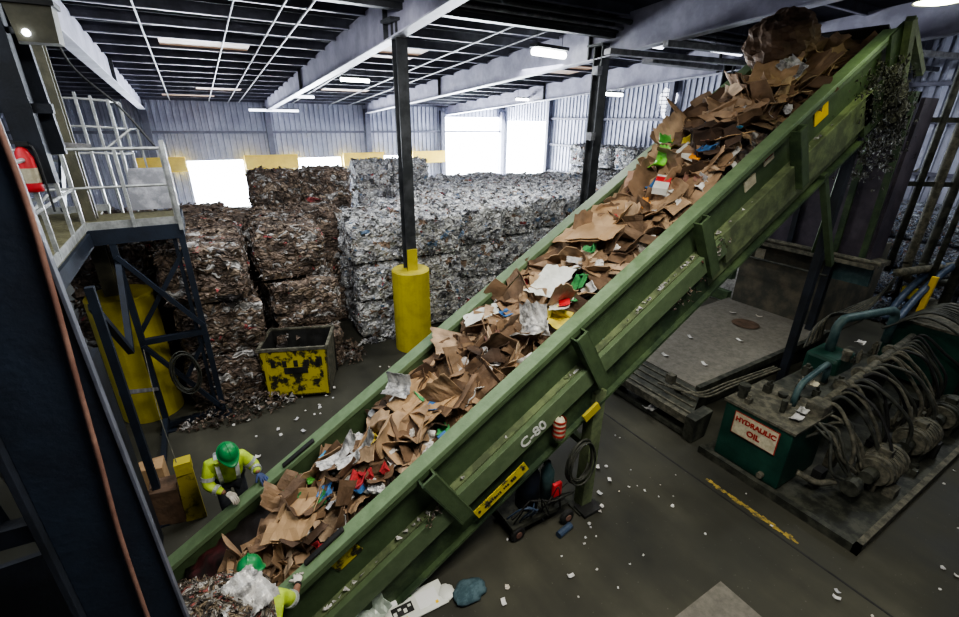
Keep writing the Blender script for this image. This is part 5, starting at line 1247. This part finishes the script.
for k in range(130):
    if k < len(LIT): x, y = LIT[k]; s = .9
    elif k < 50: x, y = rr.gauss(4.2, 1.2), rr.gauss(3.2, .9); s = rr.uniform(.25, .5)
    elif k < 100: x, y = rr.uniform(-.4, 3.2), rr.uniform(6.6, 9.5); s = rr.uniform(.4, 1)
    else: x, y = rr.uniform(5, 11), rr.uniform(.3, 1.1) if rr.random() < .5 else rr.uniform(4, 8); s = rr.uniform(.4, .9)
    if 3.1 < x < 4.9 and y < 1.95: continue
    if x > 6.8 and y > 1.1: continue
    if math.hypot(x - 4, y - 10) < .6: continue
    o = rr.choice(lt).copy(); COL.objects.link(o); o.location = (x, y, .02 * s); o.rotation_euler = (0, 0, rr.uniform(0, 6)); o.scale = (s, s, s)
    tag(o, 'small white paper litter on the dark concrete floor', 'litter', 'litter on the floor')
# flattened white game board box, cloth, film at the bottom
gb = empty('printed_white_board', (1.35, 3.85, 0), 'white printed board with black squares lying on the floor at the bottom', 'board')
gm = Matrix.Translation((1.13, 3.58, .03)) @ Matrix.Rotation(-.04, 4, 'Z')
def gbox(name, mat, x0, y0, x1, y1, z0, z1, parent=None):
    b = MB(); b.hexa([gm @ V(p) for p in ((x0, y0, z0), (x1, y0, z0), (x1, y1, z0), (x0, y1, z0), (x0, y0, z1), (x1, y0, z1), (x1, y1, z1), (x0, y1, z1))]); return b.build(name, mat, parent or gb)
gp = gbox('panel', 'white_board', -.75, -.17, .55, .17, 0, .012)
gbox('black_square', 'sign_black', -.12, -.07, .14, .06, .012, .016, gp)
for k in range(4): gbox('square_outline', 'white_board', -.105 + k * .062, (-.05, .0, -.05, .0)[k], -.065 + k * .062, (-.0, .03, .0, .03)[k], .016, .019, gp)
gbox('grey_print', 'steel_grey', .2, -.1, .46, .1, .012, .015, gp).data.materials.clear()
gp.children[-1].data.materials.append(paint('faded_print', (.42, .42, .48), (.6, .6, .64), 5, .8))
gbox('pink_print', 'card_pale', -.12, .09, .05, .15, .012, .015, gp).data.materials.clear(); gp.children[-1].data.materials.append(paint('pink_print', (.6, .2, .22), (.7, .4, .4), 5, .8))
for x, y, m in ((.02, -.12, 'yellow_clean'), (.42, -.1, 'yellow_clean'), (-.33, .07, 'lime_dark'), (.15, .13, 'lime_dark')): gbox('spot_print', m, x - .018, y - .018, x + .018, y + .018, .012, .016, gp)
o = ball_mesh(.22, 12, .25, 24, 12, .28).build('folded_cloth', 'teal_cloth', None, origin=(0, 0, 0), smooth=True); o.location = (1.95, 3.38, .05); o.scale = (1.0, .72, 1); tag(o, 'blue grey cloth lying on the floor at the bottom edge', 'cloth')
o = ball_mesh(.11, 13, .2, 16, 10, .3).build('foam_disc', 'white_board', None, origin=(0, 0, 0), smooth=True); o.location = (1.70, 3.52, .03); tag(o, 'round white foam piece between the board and the cloth', 'foam')
o = sheet_mesh(.5, .4, 501, .16, 1.0, 0).build('plastic_film', 'film', None, origin=(0, 0, 0)); o.location = (.72, 3.72, .1); o.rotation_euler = (.5, -.3, .4); tag(o, 'crumpled clear plastic film beside the conveyor foot at the bottom', 'film')

# debris mound in the left foreground, heaped in front of the second worker
mh = empty('debris_bin', (-.75, 3.05, 0), 'dark steel bin almost hidden under the foreground debris', 'bin')
b = MB(); b.box((-1.35, 2.85, 0), (-.2, 3.42, 1.35)); b.build('body', 'navy_dark', mh)
b = MB(); b.box((-1.37, 2.83, 1.30), (-.18, 3.44, 1.36)); b.build('rim', 'plate_dark', mh)
b = MB(); nx, ny = 34, 26; vs = []
def mound(x, y):
    u = (x + .80) / .72; v_ = (y - 3.25) / .42; q = max(0, 1 - u * u) * max(0, 1 - v_ ** 4)
    return 1.30 + .62 * (q ** .5) + .05 * noise.noise(V((x * 6, y * 6, 0))) + .03 * noise.noise(V((x * 17, y * 17, 0)))
for i in range(nx + 1):
    for j in range(ny + 1):
        x = -1.48 + 1.36 * i / nx; y = 2.83 + .82 * j / ny; vs.append((x, y, mound(x, y)))
b.add(vs, [(i * (ny + 1) + j, (i + 1) * (ny + 1) + j, (i + 1) * (ny + 1) + j + 1, i * (ny + 1) + j + 1) for i in range(nx) for j in range(ny)])
rr = random.Random(21)
for k in range(1500):
    x = rr.uniform(-1.45, -.15); y = rr.uniform(2.86, 3.64); z = mound(x, y) + rr.uniform(-.01, .03); s = rr.uniform(.008, .035)
    b.add([(x + rr.uniform(-s, s), y + rr.uniform(-s, s), z + rr.uniform(-s, s)) for _ in range(4)], [(0, 1, 2), (0, 2, 3)])
tag(b.build('shredded_debris', 'debris'), 'mound of fine shredded debris in the left foreground', 'debris', kind='stuff')
for k, (x, y, l, m) in enumerate(((-1.1, 3.55, 'crushed red and white can on the foreground debris', 'red'), (-.95, 3.6, 'crushed silver can on the foreground debris', 'foil'))):
    o = ball_mesh(.045, 600 + k, .25, 12, 8, .7).build('crushed_can', m, None, origin=(0, 0, 0)); o.scale = (1.5, 1, 1); o.location = (x, y, mound(x, y) + .03); tag(o, l, 'can')
#PART5
# ------------------------------------------------------------------ workers
def limb_skin(name, chains, mat, parent, sub=2):
    """chains: dict name -> (point, radius); edges list"""
    pts, edges, rad = [], [], []
    idx = {}
    for k, (p, r) in chains[0].items(): idx[k] = len(pts); pts.append(p); rad.append(r)
    for a, b_ in chains[1]: edges.append((idx[a], idx[b_]))
    return skin_mesh(name, pts, edges, rad, mat, parent, sub)
def hand(name, wrist, fdir, palmn, mat, parent, side=1, curl=.6, s=1.0, length=.18):
    """palm and five bent fingers as one skinned surface"""
    f = V(fdir).normalized(); n_ = V(palmn).normalized(); x = f.cross(n_).normalized() * side; n_ = (x.cross(f) * side).normalized()
    w = V(wrist); pts = [w]; rad = [(.028 * s, .020 * s)]; ed = []
    c0 = w + f * .045 * s; pts.append(c0); rad.append((.036 * s, .018 * s)); ed.append((0, 1))
    for k, (off, L) in enumerate(((-.033, .070), (-.011, .080), (.011, .075), (.032, .058))):
        base = w + f * .09 * s + x * off * s; pts.append(base); rad.append(.0105 * s); bi = len(pts) - 1; ed.append((1, bi))
        d = f.copy(); p = base; prev = bi
        for q, fr in enumerate((.45, .32, .23)):
            a = curl * (.55 + .5 * q); d = (f * math.cos(a) + n_ * math.sin(a)).normalized(); p = p + d * L * fr * s
            pts.append(p); rad.append((.0098 - .0012 * q) * s); ed.append((prev, len(pts) - 1)); prev = len(pts) - 1
    base = w + f * .035 * s - x * .036 * s; pts.append(base); rad.append(.013 * s); ed.append((1, len(pts) - 1)); prev = len(pts) - 1
    p = base
    for q, L in enumerate((.034, .028)):
        d = (f * .75 - x * (.65 - .3 * q) + n_ * (.3 + .3 * q)).normalized(); p = p + d * L * s; pts.append(p); rad.append((.0115 - .0015 * q) * s); ed.append((prev, len(pts) - 1)); prev = len(pts) - 1
    return skin_mesh(name, pts, ed, rad, mat, parent, 2)
def head(parent, c, face, tilt_up, helmet_tilt):
    """head with features; face = direction looked at"""
    c = V(c); f = V(face).normalized(); r = f.cross(V(tilt_up)).normalized(); u = r.cross(f).normalized()
    def W(x, y, z): return c + r * x + f * y + u * z
    b = MB(); vs = []; n, m = 24, 18
    for i in range(m + 1):
        for j in range(n):
            th = PI * i / m; ph = 2 * PI * j / n; X = math.sin(th) * math.cos(ph); Y = math.sin(th) * math.sin(ph); Z = math.cos(th)
            x = X * .076; y = Y * .096; z = Z * .118
            if Z < 0: x *= 1 - .28 * Z * Z; y *= 1 - .12 * Z * Z
            if Y > .55 and -.25 < Z < .15: y += .022 * max(0, 1 - abs(X) * 6) * (1 - abs(Z + .1) * 2)      # nose
            if Y > .6 and .02 < Z < .3: y -= .008 * max(0, 1 - abs(abs(X) - .38) * 6)                        # eye sockets
            if Y > .6 and -.95 < Z < -.6: y += .006
            vs.append(W(x, y, z))
    b.add(vs, [(i * n + j, i * n + (j + 1) % n, (i + 1) * n + (j + 1) % n, (i + 1) * n + j) for i in range(m) for j in range(n)])
    h = b.build('face', 'skin', parent, smooth=True)
    for sx in (-1, 1):
        b = MB(); b.lathe(W(sx * .03, .083, .012), [(.001, -.009), (.009, -.005), (.009, .005), (.001, .009)], 8); b.build('eye', 'black', h)
        b = MB(); b.bar(W(sx * .018, .09, .034), W(sx * .046, .083, .034), .007, .006); b.build('eyebrow', 'black', h)
        b = MB(); b.tube([W(sx * .074, .0, .025), W(sx * .083, -.008, .01), W(sx * .076, .0, -.02)], .010, 8); b.build('ear', 'skin', h, smooth=True)
    b = MB(); b.bar(W(-.022, .092, -.052), W(.022, .092, -.052), .008, .007); b.build('mouth', 'red_rubber', h)
    # hair band below the helmet
    b = MB(); vs = []
    for k in range(13):
        a = PI + PI * k / 12; 
        for z in (-.045, .05): vs.append(W(math.cos(a) * .083, math.sin(a) * .103, z))
    b.add(vs, [(2 * k, 2 * k + 2, 2 * k + 3, 2 * k + 1) for k in range(12)]); b.build('hair', 'black', h)
    # helmet: domed shell with ridge, brim and peak
    b = MB(); vs = []; hu = (u + f * helmet_tilt).normalized(); hf = r.cross(hu) * -1; hf = (f - hu * f.dot(hu)).normalized()
    hc = c + u * .045
    prof_ = [(0, .125), (.03, .123), (.06, .112), (.09, .09), (.108, .062), (.118, .03), (.122, 0), (.128, -.006), (.142, -.012), (.142, -.018), (.118, -.012)]
    n = 28
    for j in range(n):
        a = 2 * PI * j / n; ca, sa = math.cos(a), math.sin(a)
        for i, (q, z) in enumerate(prof_):
            e_ = 1.0
            if i >= 7 and i < 10: e_ = 1 + .32 * max(0, sa) ** 3
            k2 = .006 * max(0, 1 - abs(ca) * 5) if 1 <= i <= 5 else 0
            vs.append(hc + r * (ca * q * .92) + hf * (sa * q * 1.12 * e_) + hu * (z + k2))
    k = len(prof_)
    b.add(vs, [(i * k + j, ((i + 1) % n) * k + j, ((i + 1) % n) * k + j + 1, i * k + j + 1) for i in range(n) for j in range(k - 1)])
    hm = b.build('hard_hat', 'helmet', parent, smooth=True)
    b = MB(); b.tube([hc + hf * (.13 - t_ * .26) + hu * (.015 + .118 * math.sqrt(max(0, 1 - (t_ * 2 - 1) ** 2))) for t_ in [i / 12 for i in range(13)]], .007, 6); b.build('ridge', 'helmet', hm, smooth=True)
    return h
def band(parent, pts, r, name='reflective_band'):
    b = MB(); b.tube(pts, r, 10); return b.build(name, 'silver_tape', parent, smooth=True)

# worker 1 : beyond the far rail, bending over the belt
w1 = empty('person', (-.40, 6.0, 0), 'person in a green hard hat and hi-vis yellow jacket leaning over the far rail', 'person')
X0 = -.40
B = {'pelvis': ((X0, 6.02, .90), .14), 'waist': ((X0 + .01, 5.94, 1.02), .15), 'chest': ((X0 + .03, 5.82, 1.19), .165), 'neck': ((X0 + .04, 5.72, 1.34), .06), 'headbase': ((X0 + .05, 5.68, 1.41), .055),
     'hl': ((X0 - .09, 6.03, .86), .10), 'kl': ((X0 - .11, 5.92, .48), .068), 'al': ((X0 - .11, 6.02, .09), .045), 'tl': ((X0 - .11, 5.86, .04), .04),
     'hr': ((X0 + .09, 6.03, .86), .10), 'kr': ((X0 + .12, 5.94, .48), .068), 'ar': ((X0 + .13, 6.04, .09), .045), 'tr': ((X0 + .13, 5.88, .04), .04),
     'sl': ((X0 - .18, 5.80, 1.28), .075), 'el': ((X0 - .24, 5.72, 1.04), .06), 'wl': ((X0 - .05, 5.57, .96), .032),
     'sr': ((X0 + .22, 5.80, 1.28), .075), 'er': ((X0 + .33, 5.77, 1.10), .06), 'wr': ((X0 + .36, 5.60, 1.09), .032)}
ED = [('pelvis', 'waist'), ('waist', 'chest'), ('chest', 'neck'), ('neck', 'headbase'), ('pelvis', 'hl'), ('hl', 'kl'), ('kl', 'al'), ('al', 'tl'), ('pelvis', 'hr'), ('hr', 'kr'), ('kr', 'ar'), ('ar', 'tr'),
      ('chest', 'sl'), ('sl', 'el'), ('el', 'wl'), ('chest', 'sr'), ('sr', 'er'), ('er', 'wr')]
limb_skin('body', (B, ED), 'skin', w1)
keys = ['pelvis', 'hl', 'kl', 'al', 'tl', 'hr', 'kr', 'ar', 'tr']; J = {k: (B[k][0], B[k][1] + .012) for k in keys}
limb_skin('trousers', (J, [e for e in ED if e[0] in keys and e[1] in keys]), 'trouser', w1)
def jacket(Bd, parent, grow=.022):
    keys = ['pelvis', 'waist', 'chest', 'neck', 'sl', 'el', 'wl', 'sr', 'er', 'wr']; J = {k: (Bd[k][0], Bd[k][1] + grow) for k in keys}
    J['neck'] = (Bd['neck'][0], .07)
    J['wl'] = (tuple(V(Bd['el'][0]).lerp(V(Bd['wl'][0]), .92)), .042); J['wr'] = (tuple(V(Bd['er'][0]).lerp(V(Bd['wr'][0]), .92)), .042)
    return limb_skin('jacket', (J, [e for e in ED if e[0] in keys and e[1] in keys]), 'hivis', parent)
jk = jacket(B, w1)
head(w1, (X0 + .07, 5.64, 1.50), (.25, -1, -.75), (0, 0, 1), .0)
def ring(a, b_, t_, r, parent, w_=.05):
    a, b_ = V(a), V(b_); p = a.lerp(b_, t_); d = (b_ - a).normalized(); b = MB(); b.tube([p - d * w_ / 2, p + d * w_ / 2], r, 16); return b.build('reflective_band', 'silver_tape', parent, smooth=False)
ring(B['sl'][0], B['el'][0], .6, .084, jk); ring(B['el'][0], B['wl'][0], .5, .068, jk); ring(B['sr'][0], B['er'][0], .6, .084, jk); ring(B['er'][0], B['wr'][0], .5, .068, jk)
for sx in (-1, 1):
    pts = curve_pts([(X0 + .03 + sx * .11, 5.97, 1.34), (X0 + .03 + sx * .115, 5.84, 1.39), (X0 + .03 + sx * .11, 5.68, 1.30), (X0 + .03 + sx * .10, 5.65, 1.14), (X0 + .02 + sx * .095, 5.76, .98)], 5)
    b = MB()
    for p, q in zip(pts, pts[1:]): b.bar(p, q, .05, .012)
    b.build('reflective_band', 'silver_tape', jk)
hand('glove', B['wl'][0], (.55, -.6, -.35), (0, -.3, -1), 'glove_white', w1, -1, .8, 1.35)
hand('glove', B['wr'][0], (.35, -.75, -.3), (0, -.2, -1), 'glove_blue', w1, 1, .7, 1.35)

# worker 2 : near side, seen from above, hand on the near rail
w2_ = empty('person', (-.27, 3.25, 0), 'person with green hard hat and hi-vis sleeve gripping the near rail at the bottom', 'person')
X1 = -.27
B2 = {'pelvis': ((X1, 3.22, .95), .13), 'waist': ((X1, 3.26, 1.10), .13), 'chest': ((X1, 3.34, 1.33), .14), 'neck': ((X1, 3.44, 1.50), .06), 'headbase': ((X1, 3.47, 1.56), .055),
      'hl': ((X1 + .09, 3.2, .9), .10), 'kl': ((X1 + .10, 3.28, .5), .068), 'al': ((X1 + .10, 3.16, .09), .045), 'tl': ((X1 + .11, 3.32, .04), .04),
      'hr': ((X1 - .09, 3.2, .9), .10), 'kr': ((X1 - .1, 3.26, .5), .068), 'ar': ((X1 - .10, 3.14, .09), .045), 'tr': ((X1 - .10, 3.30, .04), .04),
      'sl': ((X1 + .19, 3.38, 1.42), .06), 'el': ((X1 + .30, 3.47, 1.17), .048), 'wl': ((X1 + .38, 3.66, 1.13), .030),
      'sr': ((X1 - .19, 3.40, 1.42), .065), 'er': ((X1 - .26, 3.52, 1.20), .05), 'wr': ((X1 - .10, 3.66, 1.10), .032)}
limb_skin('body', (B2, ED), 'skin', w2_)
J2 = dict(B2); 
jk2 = None
keys = ['pelvis', 'waist', 'chest', 'neck', 'sl', 'el', 'sr', 'er', 'wr']; J = {k: (B2[k][0], B2[k][1] + .022) for k in keys}; J['neck'] = (B2['neck'][0], .07)
jk2 = limb_skin('jacket', (J, [e for e in ED if e[0] in keys and e[1] in keys]), 'hivis', w2_)
keys = ['pelvis', 'hl', 'kl', 'al', 'tl', 'hr', 'kr', 'ar', 'tr']; J = {k: (B2[k][0], B2[k][1] + .012) for k in keys}
limb_skin('trousers', (J, [e for e in ED if e[0] in keys and e[1] in keys]), 'trouser', w2_)
ring(B2['sl'][0], B2['el'][0], .8, .08, jk2)
head(w2_, (X1 + .01, 3.52, 1.66), (.1, 1, -.6), (0, 0, 1), .0)
hand('glove', B2['wl'][0], (.12, .8, -.2), (0, .2, -1), 'glove_white', w2_, -1, .8, 1.35)
b = MB(); b.cyl(V(B2['el'][0]).lerp(V(B2['wl'][0]), .82), V(B2['el'][0]).lerp(V(B2['wl'][0]), .93), .036, 12); b.build('wrist_band', 'black', w2_)
# silver sheet draped over the mound before him
o = sheet_mesh(.40, .38, 700, .10, .25, 0, 26, 24).build('silver_film_sheet', 'foil', None, origin=(0, 0, 0), smooth=False); o.location = (-.33, 3.20, 1.80); o.rotation_euler = (.35, .1, .5)
tag(o, 'crumpled silver plastic sheet in front of the second worker', 'film')
